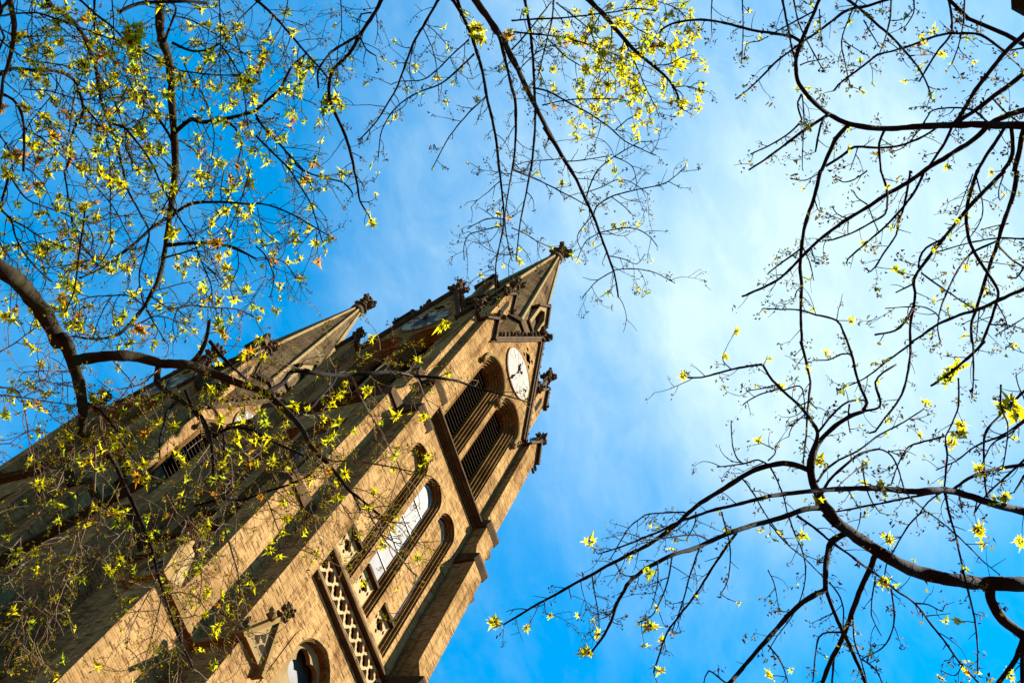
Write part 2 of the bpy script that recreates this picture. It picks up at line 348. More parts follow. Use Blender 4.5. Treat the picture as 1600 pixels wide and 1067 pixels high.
def belfry(c):
    mb = MB(); loft(mb, orders(4, 0.078, 0.088, Y), lambda i: belf(c, i))
    e = 4 * .078; y1 = Y + 4 * .088; loft(mb, [(e, y1), (e, y1 + .9)], lambda i: belf(c, i))
    w = mb.build('belfry_window', BRICK_R, ch, smooth=False)
    hd = MB(); loft(hd, [(-.05, Y), (-.05, Y - .10), (-.10, Y - .13), (-.17, Y - .11), (-.20, Y)], lambda i: arch(c, .76, 37.7, ZBS, .16, i, 11))
    for s in (-1, 1): hd.lump((c + s * .89, Y - .09, 37.62), .13, sz=1.3)
    hd.build('hood_mould', STONE, w, smooth=False)
    lv = MB(); hw = .76 - e; z = ZB0 + .15
    while z < ZBS + hw * 1.1:
        h = hw if z < ZBS else math.sqrt(max(0.01, (hw * 1.16) ** 2 - (z - ZBS) ** 2)) - hw * .16 - .02
        if h > .05: lv.prism([(y1 + .10, z - .02), (y1 + .105, z + .005), (y1 + .45, z + .31), (y1 + .45, z + .28)], 'x', c - h, c + h)
        z += .235
    lv.build('louvre_slats', LOUV, w)
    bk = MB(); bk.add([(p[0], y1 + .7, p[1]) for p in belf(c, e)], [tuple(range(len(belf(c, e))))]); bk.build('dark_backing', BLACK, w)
    return w
def lancet(c, glazed):
    mb = MB(); loft(mb, orders(3, .057, .092, Y), lambda i: lanc(c, i)); e = 3 * .057; y1 = Y + 3 * .092
    w = mb.build('lancet_window', BRICK_R, ch)
    ol = arch(c, .51, 25.9, ZLS, .19, e - .005)
    p = MB(); p.add([(q[0], y1 + .015, q[1]) for q in ol], [tuple(range(len(ol)))])
    if glazed:
        p.build('glass_pane', GLASS, w)
        b = MB(); z = 26.75
        while z < 30.3: b.box(c - .34, c + .34, y1 - .012, y1 + .012, z - .02, z + .02); z += 1.0
        for s in (-.12, .12): pass
        b.build('saddle_bars', LEAD, w)
    else: p.build('blind_panel', BRICK, w)
    s = MB(); s.prism([(y1 + .03, 25.80), (y1 - .16, 25.80), (y1 - .16, 25.90), (y1 + .03, 26.02)], 'x', c - .36, c + .36); s.build('sill', DARKST, w)
    t = MB(); yy = y1 - .02
    zc = 25.42
    holes = [foil(c, zc, .098, .10)] + [[(c + dx + .06, zc + dz), (c + dx, zc + dz + .085), (c + dx - .06, zc + dz), (c + dx, zc + dz - .085)] for dx, dz in ((.0, .285), (0, -.285))]
    holes += [[(c + dx + .045, zc), (c + dx, zc + .11), (c + dx - .045, zc), (c + dx, zc - .11)] for dx in (.262, -.262)]
    holed(t, [(c - .345, 24.60), (c + .345, 24.60), (c + .345, 25.80), (c - .345, 25.80)], holes, yy, .08); t.build('tracery_panel', LATTICE, w)
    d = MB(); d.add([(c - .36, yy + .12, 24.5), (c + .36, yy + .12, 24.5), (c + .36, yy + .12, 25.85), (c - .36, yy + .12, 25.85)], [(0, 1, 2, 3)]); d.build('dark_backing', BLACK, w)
    return w
def portal():
    mb = MB(); loft(mb, [(0, Y), (.05, Y + .05), (.05, Y + .50)], port); w = mb.build('traceried_window', BRICK_R, ch)
    r = MB(); loft(r, [(-.02, Y - .004), (-.02, Y - .03), (-.26, Y - .03), (-.26, Y)], lambda i: arch(0, .8, 16, PW['zs'], .18, i, 11)); r.build('voussoir_ring', BRICK, w)
    ol = arch(0, .8, 14, PW['zs'], .18, .05, 11); t = MB()
    holes = [foil(0, 21.52, .30, .315, 4, 8, .785)] + [arch(q_ * .385, .335, 14.2, 19.85, .3, 0, 7) for q_ in (-1, 1)]
    holed(t, ol, holes, Y + .22, .12); t.build('window_tracery', PALEST, w)
    gp = MB(); gp.add([(q[0], Y + .47, q[1]) for q in ol], [tuple(range(len(ol)))]); gp.build('glass_pane', mat_glassdark, w)
    return w
mat_glassdark = mat_stone('leaded_glass', (0.035, 0.034, 0.036), (0.015, 0.015, 0.016), 5.0, rough=0.4, bump=0.3, spec=0.06, dist=0.004)
def frieze():
    t = MB(); holes = []; n = 10
    for i in range(n + 1):
        x = -2.06 + .412 * i
        if i < n + 1 and abs(x) < 2.1: holes.append(stretch(foil(x, 23.765, .086, .08), lambda p: (p[0], 23.765 + (p[1] - 23.765) * 1.18)))
        if i < n:
            xm = x + .206
            holes.append([(xm - .075, 23.975), (xm - .05, 23.91), (xm, 23.87), (xm + .05, 23.91), (xm + .075, 23.975), (xm + .15, 24.062), (xm - .15, 24.062)][::-1])
            holes.append([(xm - .15, 23.468), (xm + .15, 23.468), (xm + .075, 23.555), (xm + .05, 23.62), (xm, 23.66), (xm - .05, 23.62), (xm - .075, 23.555)])
    holed(t, [(-2.2, 23.452), (2.2, 23.452), (2.2, 24.078), (-2.2, 24.078)], holes, Y - .012, .11)
    w = t.build('quatrefoil_frieze', LATTICE, ch)
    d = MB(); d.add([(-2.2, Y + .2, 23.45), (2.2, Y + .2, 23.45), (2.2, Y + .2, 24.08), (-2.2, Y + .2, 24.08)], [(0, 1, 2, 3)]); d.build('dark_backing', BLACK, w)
    return w
def string(prof, x0=-2.213, x1=2.213, m=DARKST):
    mb = MB(); mb.prism([(Y - w, z) for w, z in prof], 'x', x0, x1); return mb.build('string_course', m, ch)
def clock():
    mb = MB(); n = 48; R0 = 1.03
    pts = [(R0 * math.sin(2 * math.pi * i / n), R0 * math.cos(2 * math.pi * i / n)) for i in range(n)]
    mb.add([(p[0], Y - .05, 40.6 + p[1]) for p in pts] + [(p[0], Y + .02, 40.6 + p[1]) for p in pts], [tuple(range(n))] + [(i, (i + 1) % n, (i + 1) % n + n, i + n) for i in range(n)])
    w = mb.build('clock', DIAL, ch)
    rim = MB()
    for (ra, rb, ya, yb) in ((1.03, 1.065, Y - .06, Y),):
        rim.add([(r * math.sin(2 * math.pi * i / n), y, 40.6 + r * math.cos(2 * math.pi * i / n)) for (r, y) in ((ra, yb), (ra, ya), (rb, ya), (rb, yb)) for i in range(n)],
                [(q * n + i, q * n + (i + 1) % n, (q + 1) * n + (i + 1) % n, (q + 1) * n + i) for q in range(3) for i in range(n)])
    rim.build('rim', STONE, w)
    nm = MB(); rom = ['XII', 'I', 'II', 'III', 'IV', 'V', 'VI', 'VII', 'VIII', 'IX', 'X', 'XI']
    def seg(th, x0, r0, x1, r1, wd):
        def P(x, r): return Vector((x * math.cos(th) + r * math.sin(th), Y - .062, 40.6 - x * math.sin(th) + r * math.cos(th)))
        a, b = P(x0, r0), P(x1, r1); d = (b - a).normalized(); s = Vector((-d.z, 0, d.x)) * wd / 2
        nm.add([a - s, a + s, b + s, b - s], [(0, 1, 2, 3)])
        nm.add([p + Vector((0, .011, 0)) for p in (a - s, a + s, b + s, b - s)], [(0, 1, 2, 3)])
    for h in range(12):
        th = h * math.pi / 6; t = rom[h]; wid = {'I': .09, 'V': .18, 'X': .19}; tot = sum(wid[c] for c in t); x = -tot / 2
        for c in t:
            w_ = wid[c]
            if c == 'I': seg(th, x + w_ / 2, .50, x + w_ / 2, .96, .066)
            elif c == 'V': seg(th, x + .03, .96, x + w_ / 2, .50, .075); seg(th, x + w_ - .03, .96, x + w_ / 2, .50, .05)
            else: seg(th, x + .03, .96, x + w_ - .03, .50, .075); seg(th, x + w_ - .03, .96, x + .03, .50, .05)
            x += w_
    nm.build('numerals', NUMER, w, recalc=False)
    for nm_, ang, L, wd in (('hour_hand', 346, .70, .10), ('minute_hand', 191, 1.04, .075)):
        th = rad(ang); hb = MB(); yh = Y - (.14 if L < .8 else .17)
        def P(x, r): return (x * math.cos(th) + r * math.sin(th), 40.6 - x * math.sin(th) + r * math.cos(th))
        poly = [(-wd * .4, -.18), (wd * .4, -.18), (wd / 2, .3 * L), (wd * 1.3, .62 * L), (wd / 2, .7 * L), (wd * .25, L), (-wd * .25, L), (-wd / 2, .7 * L), (-wd * 1.3, .62 * L), (-wd / 2, .3 * L)]
        hb.prism([P(*p) for p in poly], 'y', yh, yh + .02); hb.lump((0, yh, 40.6), .07); hb.build(nm_, HAND, w)
    return w
rngF = random.Random(5)
def finial_mb(x, y, z, s):
    """stem, two tiers of leafy crockets and a top bud; s = total height"""
    mb = MB(); mb.tube([(x, y, z - .1 * s), (x, y, z + .5 * s), (x, y, z + .95 * s)], [.11 * s, .075 * s, .05 * s], 8)
    mb.tube([(x, y, z + .02 * s), (x, y, z + .08 * s)], [.2 * s, .2 * s], 8)
    for (h, r, lr) in ((.32, .24, .13), (.62, .19, .11)):
        for k in range(4):
            a = k * math.pi / 2 + .4
            cx, cy = x + r * s * math.cos(a), y + r * s * math.sin(a)
            mb.lump((cx, cy, z + h * s), lr * s, rngF, 1, 1, .8, .45)
            mb.lump((cx + .09 * s * math.cos(a), cy + .09 * s * math.sin(a), z + (h + .09) * s), lr * .7 * s, rngF, jit=.45)
            mb.lump((x + .6 * r * s * math.cos(a + .5), y + .6 * r * s * math.sin(a + .5), z + (h - .08) * s), lr * .6 * s, rngF, jit=.4)
    mb.lump((x, y, z + .92 * s), .12 * s, rngF, 1, 1, 1.2, .4)
    return mb
def crockets(mb, p, q, n, s, out):
    p = Vector(p); q = Vector(q); out = Vector(out)
    for i in range(n):
        c = p.lerp(q, (i + .5) / n)
        mb.lump(c + out * s * .6, s * .62, rngF, jit=.4); mb.lump(c + out * s * 1.15 + (q - p).normalized() * s * .35, s * .45, rngF, jit=.45)
def gable():
    mb = MB(); sl = Vector((GF, 0, GA - GZ)).normalized()
    for s in (-1, 1):
        a = Vector((s * (GF + .10), Y - .02, GZ - .22)); b = Vector((0, Y - .02, GA + .06))
        d = (b - a).normalized(); up = Vector((s * abs(d.z), 0, abs(d.x)))
        mb.bar(a + Vector((0, .06, 0)) + up * .10, b + Vector((0, .06, 0)) + up * .10, .36, .10, up)
        mb.bar(a + Vector((0, .0, 0)) + up * .01, b + up * .01, .16, .12, up)
        crockets(mb, a + up * .14, b + up * .14, 15, .15, up)
    w = mb.build('gable_coping', DARKST, ch)
    finial_mb(0, Y + .02, GA + .05, 1.15).build('finial', FINST, w)
    return w
def face_copy(o):
    """a part made for the south face of the near tower, again on its west face and on both faces of the far tower"""
    o.location = T1
    copy_part(o, ch, T1, -math.pi / 2); copy_part(o, ch, T2, 0); copy_part(o, ch, T2, -math.pi / 2)
for c in BELF: face_copy(belfry(c))
for c in LANC: face_copy(lancet(c, c == 0))
face_copy(portal()); face_copy(frieze()); face_copy(clock())
face_copy(string([(-.05, 32.98), (.29, 32.50), (.29, 32.43), (.21, 32.40), (.17, 32.34), (.12, 32.345), (.11, 32.28), (.06, 32.28), (.05, 32.20), (-.05, 32.20)]))
face_copy(string([(-.05, 24.54), (.15, 24.18), (.15, 24.12), (.08, 24.09), (.04, 24.11), (-.05, 24.095)]))
face_copy(string([(-.05, 23.40), (.13, 23.22), (.13, 23.17), (.05, 23.12), (-.05, 23.10)]))
gp = gable(); face_copy(gp)
for T in (T1, T2):
    for k in (2, 3): copy_part(gp, ch, T, -k * math.pi / 2)

def buttress(prof, drips, gab=None, top=38.7):
    """left buttress of a face: x from -2.9 to -2.215; prof = (projection, z) from the ground up"""
    x0, x1 = -2.9, -2.215; xm = (x0 + x1) / 2; mb = MB()
    pl = [(Y + .0, 0)] + [(Y - w, z) for w, z in prof] + [(Y, prof[-1][1])]
    mb.prism(pl, 'x', x0, x1)
    pt = prof[-1][0]
    mb.prism([(x0, top), (x1, top), (xm, top + .85)], 'y', Y - pt, Y + .5)     # gabled cap
    b = mb.build('buttress', BRICK, ch)
    for (w, z, pr) in drips:
        d = MB(); d.prism([(Y, z + .22), (Y - w - pr, z + .02), (Y - w - pr, z - .08), (Y - w - .01, z - .30), (Y, z - .30)], 'x', x0 - pr * .8, x1 + pr * .8)
        d.build('drip_mould', DARKST, b)
    c = MB()
    for s, xe in ((-1, x0), (1, x1)):
        a = Vector((xe + s * .10, Y - pt - .06, top - .14)); e = Vector((xm, Y - pt - .06, top + .92)); dd = (e - a).normalized(); up = Vector((s * abs(dd.z), 0, abs(dd.x)))
        c.bar(a + Vector((0, .22, 0)), e + Vector((0, .22, 0)), .60, .09, up); crockets(c, a + up * .06, e + up * .06, 6, .085, up)
    c.build('gablet_coping', DARKST, b)
    finial_mb(xm, Y - pt - .02, top + .9, .72).build('finial', FINST, b)
    if gab:
        w, z0, z1 = gab; gg = MB()
        n_ = 1
        tri = [(x0 - .05, z0), (x1 + .05, z0), (xm, z1)]
        gg.prism(tri, 'y', Y - w - .10, Y - .02)
        gg.build('gablet', PALEST, b)
        cp = MB()
        for s, xe in ((-1, x0), (1, x1)):
            a = Vector((xe + s * .16, Y - w - .2, z0 - .14)); e = Vector((xm, Y - w - .2, z1 + .08)); dd = (e - a).normalized(); up = Vector((s * abs(dd.z), 0, abs(dd.x)))
            cp.bar(a + Vector((0, .15, 0)), e + Vector((0, .15, 0)), .30, .10, up)
            crockets(cp, a.lerp(e, .45) + up * .03, e + up * .03, 1, .17, up) if s < 0 else None
            cp.bar((xe + s * .06, Y - w + .02, z0 - .06), (xe + s * .06, Y - .02, z0 - .06), .16, .16)
        cp.build('gablet_coping', STONE, b)
        finial_mb(xm, Y - w - .16, z1 + .06, .52).build('finial', FINST, b)
        tr = MB()
        for a in range(3):
            an = a * 2 * math.pi / 3; hole = foil(xm + .13 * math.sin(an), z0 + .36 + .13 * math.cos(an), .055, .05, 3, 5, an)
            tr.prism(hole, 'y', Y - w - .106, Y - w - .06)
        tr.build('trefoil_shade', BLACK, b)  # black trefoil plates on the gablet imitate shaded cut holes
    return b
UP = [(.72, 30.25), (.47, 31.15), (.47, 32.45), (.31, 32.95), (.31, 38.7)]
DRU = [(.72, 30.42, .10), (.47, 32.6, .09)]
# south side: near left one and right one; west side: deeper with one more stage
bl = buttress([(1.13, 0), (1.13, 18.45), (.72, 18.9)] + UP, DRU, (1.13, 18.45, 19.55))
br = buttress([(1.13, 0), (1.13, 24.0), (.72, 25.0)] + UP, DRU + [(1.13, 24.15, .08)])
bw = buttress([(1.63, 0), (1.63, 18.4), (1.13, 18.8), (1.13, 23.9), (.75, 24.6)] + UP, DRU + [(1.13, 24.05, .08)], (1.63, 18.4, 19.95))
def place(o, T, rot, mirror=False, first=False):
    c = o if first else copy_part(o, ch)
    c.location = T; c.rotation_euler = (0, 0, rot); c.scale = (-1 if mirror else 1, 1, 1)
q = math.pi / 2
place(bl, T1, 0, first=True); place(br, T1, 0, True, True); place(bw, T1, -q, True, True)
place(bw, T1, -q); place(bl, T2, 0); place(br, T2, 0, True); place(bw, T2, -q); place(bw, T2, -q, True)
for T in (T1, T2):
    place(bl, T, q); place(bl, T, q, True)                       # east side

def pinnacle():
    mb = MB(); cx = cy = -2.17; r = .33; zt = 43.3
    mb.box(cx - r, cx + r, cy - r, cy + r, 38.9, zt)
    for a, b in (('x', 1), ('y', 1)):
        mb.prism([(cx - r, zt), (cx + r, zt), (cx, zt + 1.05)], 'y' if a == 'x' else 'x', cy - r, cy + r)
    w = mb.build('corner_pinnacle', BRICK, ch)
    for k in range(4):
        c = MB(); R = Matrix.Translation((cx, cy, 0)) @ Matrix.Rotation(k * q, 4, 'Z')
        t = MB()
        for s in (-1, 1):
            a = Vector((s * (r + .10), -r - .05, zt - .16)); e = Vector((0, -r - .05, zt + 1.12)); dd = (e - a).normalized(); up = Vector((s * abs(dd.z), 0, abs(dd.x)))
            t.bar(a, e, .14, .10, up); t.lump((0, -r - .05, zt + 1.12), .12); crockets(t, a + up * .06, e + up * .06, 5, .085, up)
        c.join(t.xf(R)).build('gablet_coping', DARKST, w)
        t = MB(); t.bar((-r - .06, -r - .04, 39.3), (r + .06, -r - .04, 39.3), .12, .14); t.xf(R).build('base_string', DARKST, w)
        t = MB(); t.prism([(x, z) for x, z in ((-.10, 42.2), (.10, 42.2), (.10, 43.2), (0, 43.45), (-.10, 43.2))], 'y', -r - .006, -r + .02); t.xf(R).build('niche_shade', BLACK, w)  # flat black inlay painted as the shade inside a niche
    c = MB()
    d = MB(); d.tube([(cx, cy, zt + .4), (cx, cy, zt + 2.3)], [.20, .07], 8); 
    crockets(d, (cx - .18, cy - .18, zt + .9), (cx - .05, cy - .05, zt + 2.2), 4, .08, (-.7, -.7, .1)); crockets(d, (cx + .18, cy - .18, zt + .9), (cx + .05, cy - .05, zt + 2.2), 4, .08, (.7, -.7, .1))
    d.build('spirelet', FINST, w)
    finial_mb(cx, cy, zt + 2.3, .95).build('finial', FINST, w)
    return w
pn = pinnacle(); pn.location = T1
for T in (T1, T2):
    for k in range(4):
        if T is T1 and k == 0: continue
        copy_part(pn, ch, T, -k * q)

def spire():
    tp, kz = 61.0, .13; zm = 44.8; mb = MB(); t8 = math.tan(math.pi / 8)
    def ring(a, z): return [(a / math.cos(math.pi / 8) * math.cos(math.pi / 8 + k * math.pi / 4), a / math.cos(math.pi / 8) * math.sin(math.pi / 8 + k * math.pi / 4), z) for k in range(8)]
    lev = [(2.80, 39.02), (2.55, 41.5), (kz * (tp - zm) + .03, zm), (kz * (tp - zm), zm + .3), (kz * (tp - 52), 52.0), (kz * (tp - 59.3), 59.3)]
    rings = [ring(a, z) for a, z in lev]; vs = [p for r in rings for p in r]
    mb.add(vs, [(i * 8 + k, i * 8 + (k + 1) % 8, (i + 1) * 8 + (k + 1) % 8, (i + 1) * 8 + k) for i in range(len(lev) - 1) for k in range(8)] + [tuple(range(40, 48))])
    w = mb.build('spire', MASON, ch)
    rb = MB()
    for k in range(8): rb.tube([Vector(rings[3][k]) * 1.0, Vector(rings[5][k])], [.10, .075], 6)
    rb.build('ribs', PALEST, w)
    bd = MB()
    for k in range(8):
        a, b = Vector(ring(2.14, zm)[k]), Vector(ring(2.14, zm)[(k + 1) % 8]); bd.bar(a + (a - b) * .02, b + (b - a) * .02, .26, .34)
    bd.build('moulded_band', DARKST, w)
    col = MB(); col.tube([(0, 0, 59.0), (0, 0, 59.15), (0, 0, 59.45), (0, 0, 59.6)], [.30, .40, .40, .26], 12); col.tube([(0, 0, 59.6), (0, 0, 60.1)], [.22, .16], 8); col.build('collar', DARKST, w)
    finial_mb(0, 0, 60.0, 1.55).build('finial', FINST, w)
    sl = MB()
    for k in range(8):
        for z in ((53.6,) if k % 2 else (52.2,)):
            a = kz * (tp - z) ; R = Matrix.Rotation(k * math.pi / 4, 4, 'Z'); t = MB()
            t.prism([(-a - .012, z), (-a + .05, z), (-a + .05 + .14, z + 1.2), (-kz * (tp - z - 1.2) - .012, z + 1.2)], 'x', -.07, .07); sl.join(t.xf(R))
    sl.build('slit_shade', BLACK, w)  # black strips on the spire faces stand in for shaded slits
    for k in range(4):
        u = MB(); yf = -2.02; z0 = 46.3; z1 = 48.3; za = 49.4
        u.prism([(-.42, z0), (-.26, z0), (-.26, z1), (0, z1 + .45), (.26, z1), (.26, z0), (.42, z0), (.42, z1), (0, za), (-.42, z1)], 'y', yf, yf + .9)
        u.cur = 1
        for s in (-1, 1): u.bar((s * .56, yf + .3, z1 - .2), (0, yf + .3, za + .08), .85, .10, (s * .85, 0, .5))
        u.lump((0, yf, za + .15), .14, rngF, jit=.4); u.bar((-.46, yf + .3, z0), (.46, yf + .3, z0), .7, .14)
        u.cur = 2; u.box(-.27, .27, yf + .3, yf + .32, z0, z1 + .5)
        u.xf(Matrix.Rotation(k * q, 4, 'Z')).build('lucarne', [PALEST, DARKST, BLACK], w)
    return w
sp = spire(); sp.location = T1; copy_part(sp, ch, T2)
# lightning conductor in the angle beside the right buttress, with its ties to the pinnacles
lc = MB(); yw = -.045
lc.tube([(5.05, yw, 2), (5.05, yw, 24.1), (5.05, yw - .24, 24.5), (5.05, yw, 24.9), (5.05, yw, 32.2), (5.05, yw - .3, 32.9), (5.05, yw, 33.3), (5.05, yw, 39.0)], [.014] * 8, 5)
lc.build('lightning_conductor', METAL, ch)
lc = MB(); lc.tube([(5.07, .73, 46.5), (4.1, .2, 41.3)], [.012, .012], 4); lc.tube([(5.07, .73, 46.5), (4.4, .2, 40.6)], [.012, .012], 4); lc.build('tie_wire', METAL, ch)

# nave between and behind the towers
nv = MB(); y0, y1, zr, ze = 5.8, 12.52, 30.5, 24.5; ym = (y0 + y1) / 2
nv.prism([(y0 + .003, 0), (y1 - .003, 0), (y1 - .003, ze), (ym, zr), (y0 + .003, ze)], 'x', .45, 1.2); nv.build('west_front', BRICK, ch)
nv = MB(); nv.prism([(y0 - 3, 0), (y1 + 3, 0), (y1 + 3, 20), (ym, 29.8), (y0 - 3, 20)], 'x', 5.85, 46); nv.build('nave', BRICK, ch)
nv = MB()
for s in (-1, 1): nv.bar((26, ym + s * 3.4, 29.9 - 3.4 * .98), (26.001, ym + s * 3.4, 29.9 - 3.4 * .98), .1, .1)
nv = MB(); nv.add([(5.83, y0 - 3.4, 19.75), (46.3, y0 - 3.4, 19.75), (46.3, ym, 29.95), (5.83, ym, 29.95), (5.83, y1 + 3.4, 19.75), (46.3, y1 + 3.4, 19.75)], [(0, 1, 2, 3), (3, 2, 5, 4)]); nv.build('nave_roof', SLATE, ch)
nv = MB()
for s in (-1, 1):
    a = Vector((.4, ym + s * 3.36, ze - .1)); b = Vector((.4, ym, zr + .1)); nv.bar(a, b, .35, .22, (1, 0, 0)) if False else nv.bar(a, b, .5, .2, (0, s * .86, .5))
nv.build('gable_coping', DARKST, ch)

# ---------------------------------------------------------------- trees
# Each limb below is a real branch measured on the photograph in its picture position; it is set out in space at its
# own distance from the camera (5 to 12 m), with a girth of its own.  Format: tile, girth at both ends (px), points.
TILE = dict(A=(0, 0, 4), B=(400, 0, 4), C=(800, 0, 4), H=(1200, 0, 4), E=(0, 267, 4), F=(400, 200, 4), G=(800, 200, 4), I=(1200, 267, 4), J=(1000, 467, 4),
            K=(1200, 534, 4), Q=(1200, 800, 4), R=(750, 800, 4), L=(0, 500, 4), P=(0, 780, 4), M=(300, 500, 4), N=(200, 660, 4), O=(480, 720, 8.889), S=(560, 780, 8.889), U=(950, 680, 3.7333))
LEFT = """
E 27 24 -160,480 0,610 100,680 200,790 300,930 365,1067
L 23 12 345,120 400,120 440,220 470,320 500,420 515,520 520,620 505,720
L 18 12 470,250 560,240 680,225 800,225 900,240 1000,270 1100,275 1200,285 1350,340 1480,390 1600,430
M 11 6 400,430 470,460 560,540 640,620 700,700 740,780 800,850 870,920 970,1050
N 5.5 3 1370,410 1400,435 1440,520 1452,545
N 4.5 3 1390,430 1480,500 1590,590
O 3 2.2 620,430 720,500 830,640 880,780 960,900 1060,1060
S 2.6 2 250,390 390,590 530,740 680,930 820,1067
O 2.5 1.8 830,640 950,700 1060,790 1180,850 1420,855
O 2.8 2 735,650 860,690 960,720 1030,790 1200,950
L 11 3 990,290 985,400 1050,450 1130,500 1200,560 1270,640 1310,740 1330,850 1330,1000
L 5.5 2 1100,510 1040,580 1030,650 1000,740 1000,870
L 9 4.5 1200,265 1250,210 1290,120 1300,60 1310,0
L 6 4 1310,130 1380,220 1450,290 1540,370
L 9 6 505,720 600,760 680,830 730,920 780,1040
P 6.5 2.5 780,-80 820,0 870,110 920,220 960,350 990,480 1030,600 1070,730 1110,830 1160,950 1210,1060
L 3.5 2.5 590,770 595,900 590,1067
P 3 2 590,-10 580,0 530,180 480,330 400,540 330,720 210,950 100,1035
L 4.5 2 540,520 620,560 690,640 760,760 850,880
P 2.2 1.6 320,0 220,110 130,240 60,320
P 2.6 1.8 540,140 400,240 250,330 100,440 0,510
P 3.2 2 780,190 680,290 560,400 440,490 300,540 210,590 140,690
P 2.4 1.6 440,400 360,560 260,700 120,860 30,1040
P 2.2 1.5 980,500 900,640 810,830 790,940
P 2.4 1.6 1010,600 980,740 930,920 900,1060
P 3.2 1.8 1410,200 1450,330 1490,480 1500,650 1470,850 1440,980
P 2.4 1.5 600,0 600,150 620,330 650,450
P 2.6 1.8 1350,0 1390,120 1410,200
P 2 1.4 990,480 1060,420 1150,300 1200,160
P 2 1.4 1030,600 1120,580 1230,610 1320,720 1430,700
P 2 1.3 1300,50 1250,250 1200,420 1160,520
P 2 1.3 1170,100 1230,300 1260,500 1240,640
P 2 1.3 1070,730 1150,740 1230,720
M 8.5 5 470,450 560,400 630,320 760,330 900,345 1100,335 1250,325 1400,350 1500,355 1600,370
M 5 1.6 1500,355 1600,372 1660,380 1790,430 1860,445 1990,480 2120,520
M 3.2 2.2 890,350 895,300 1000,250 1200,185 1300,160
M 3 1.8 1000,360 1060,490 1120,600 1200,740 1260,840 1330,1000 1360,1067
M 4 1.8 730,790 870,880 1000,880 1200,910 1350,940 1500,980
M 5.5 3.5 635,605 740,550 800,480 880,400 900,345
M 4.2 2 740,560 800,620 850,700 870,800 870,900
M 6 3 130,730 250,670 380,690 500,760 600,800 700,850
M 5.5 2.2 -40,440 0,540 60,600 110,700 130,830 140,1000
M 4.5 2 70,520 140,560 190,680 200,800 180,950 150,1060
M 3.2 2 200,730 240,870 250,1000 250,1067
M 3 1.8 540,710 600,810 620,900 680,1030
M 3 1.8 230,730 330,830 430,900 480,940 600,945
M 2.5 1.5 310,640 330,560 300,470
M 2.2 1.5 1300,330 1400,360 1450,470 1500,560
N 4.5 3 420,520 580,480 720,480 870,430 1000,390 1130,330 1170,290
N 2.4 1.6 240,450 300,560 360,620 330,730
N 2.4 1.5 850,430 900,560 950,690 1020,780 1090,700
N 2.2 1.5 1240,300 1210,470 1170,640 1210,740
N 2.2 1.5 660,430 600,560 560,700 430,880
N 2.2 1.5 1260,370 1330,500 1420,640
N 2 1.4 450,690 420,820 380,960
L 2.6 1.6 0,470 150,485 300,510 480,535
L 2.6 1.6 0,420 95,435 140,500 165,620 180,740 210,830 215,1067
L 2.2 1.5 0,200 100,140 190,70 260,30
L 2 1.5 470,330 380,320 250,320 140,330 120,380
L 2 1.4 480,420 360,400 250,370 220,400
L 2 1.4 475,390 380,395 340,430
L 2.4 1.5 560,540 640,590 720,700 800,800
L 2.4 1.5 850,350 760,480 640,560 520,680
L 2.6 1.6 1000,300 880,400 700,440 550,470
L 2 1.4 620,600 640,720 700,850
L 2 1.4 480,740 440,840 390,960 350,1067
L 2 1.4 0,775 60,772 140,790
"""
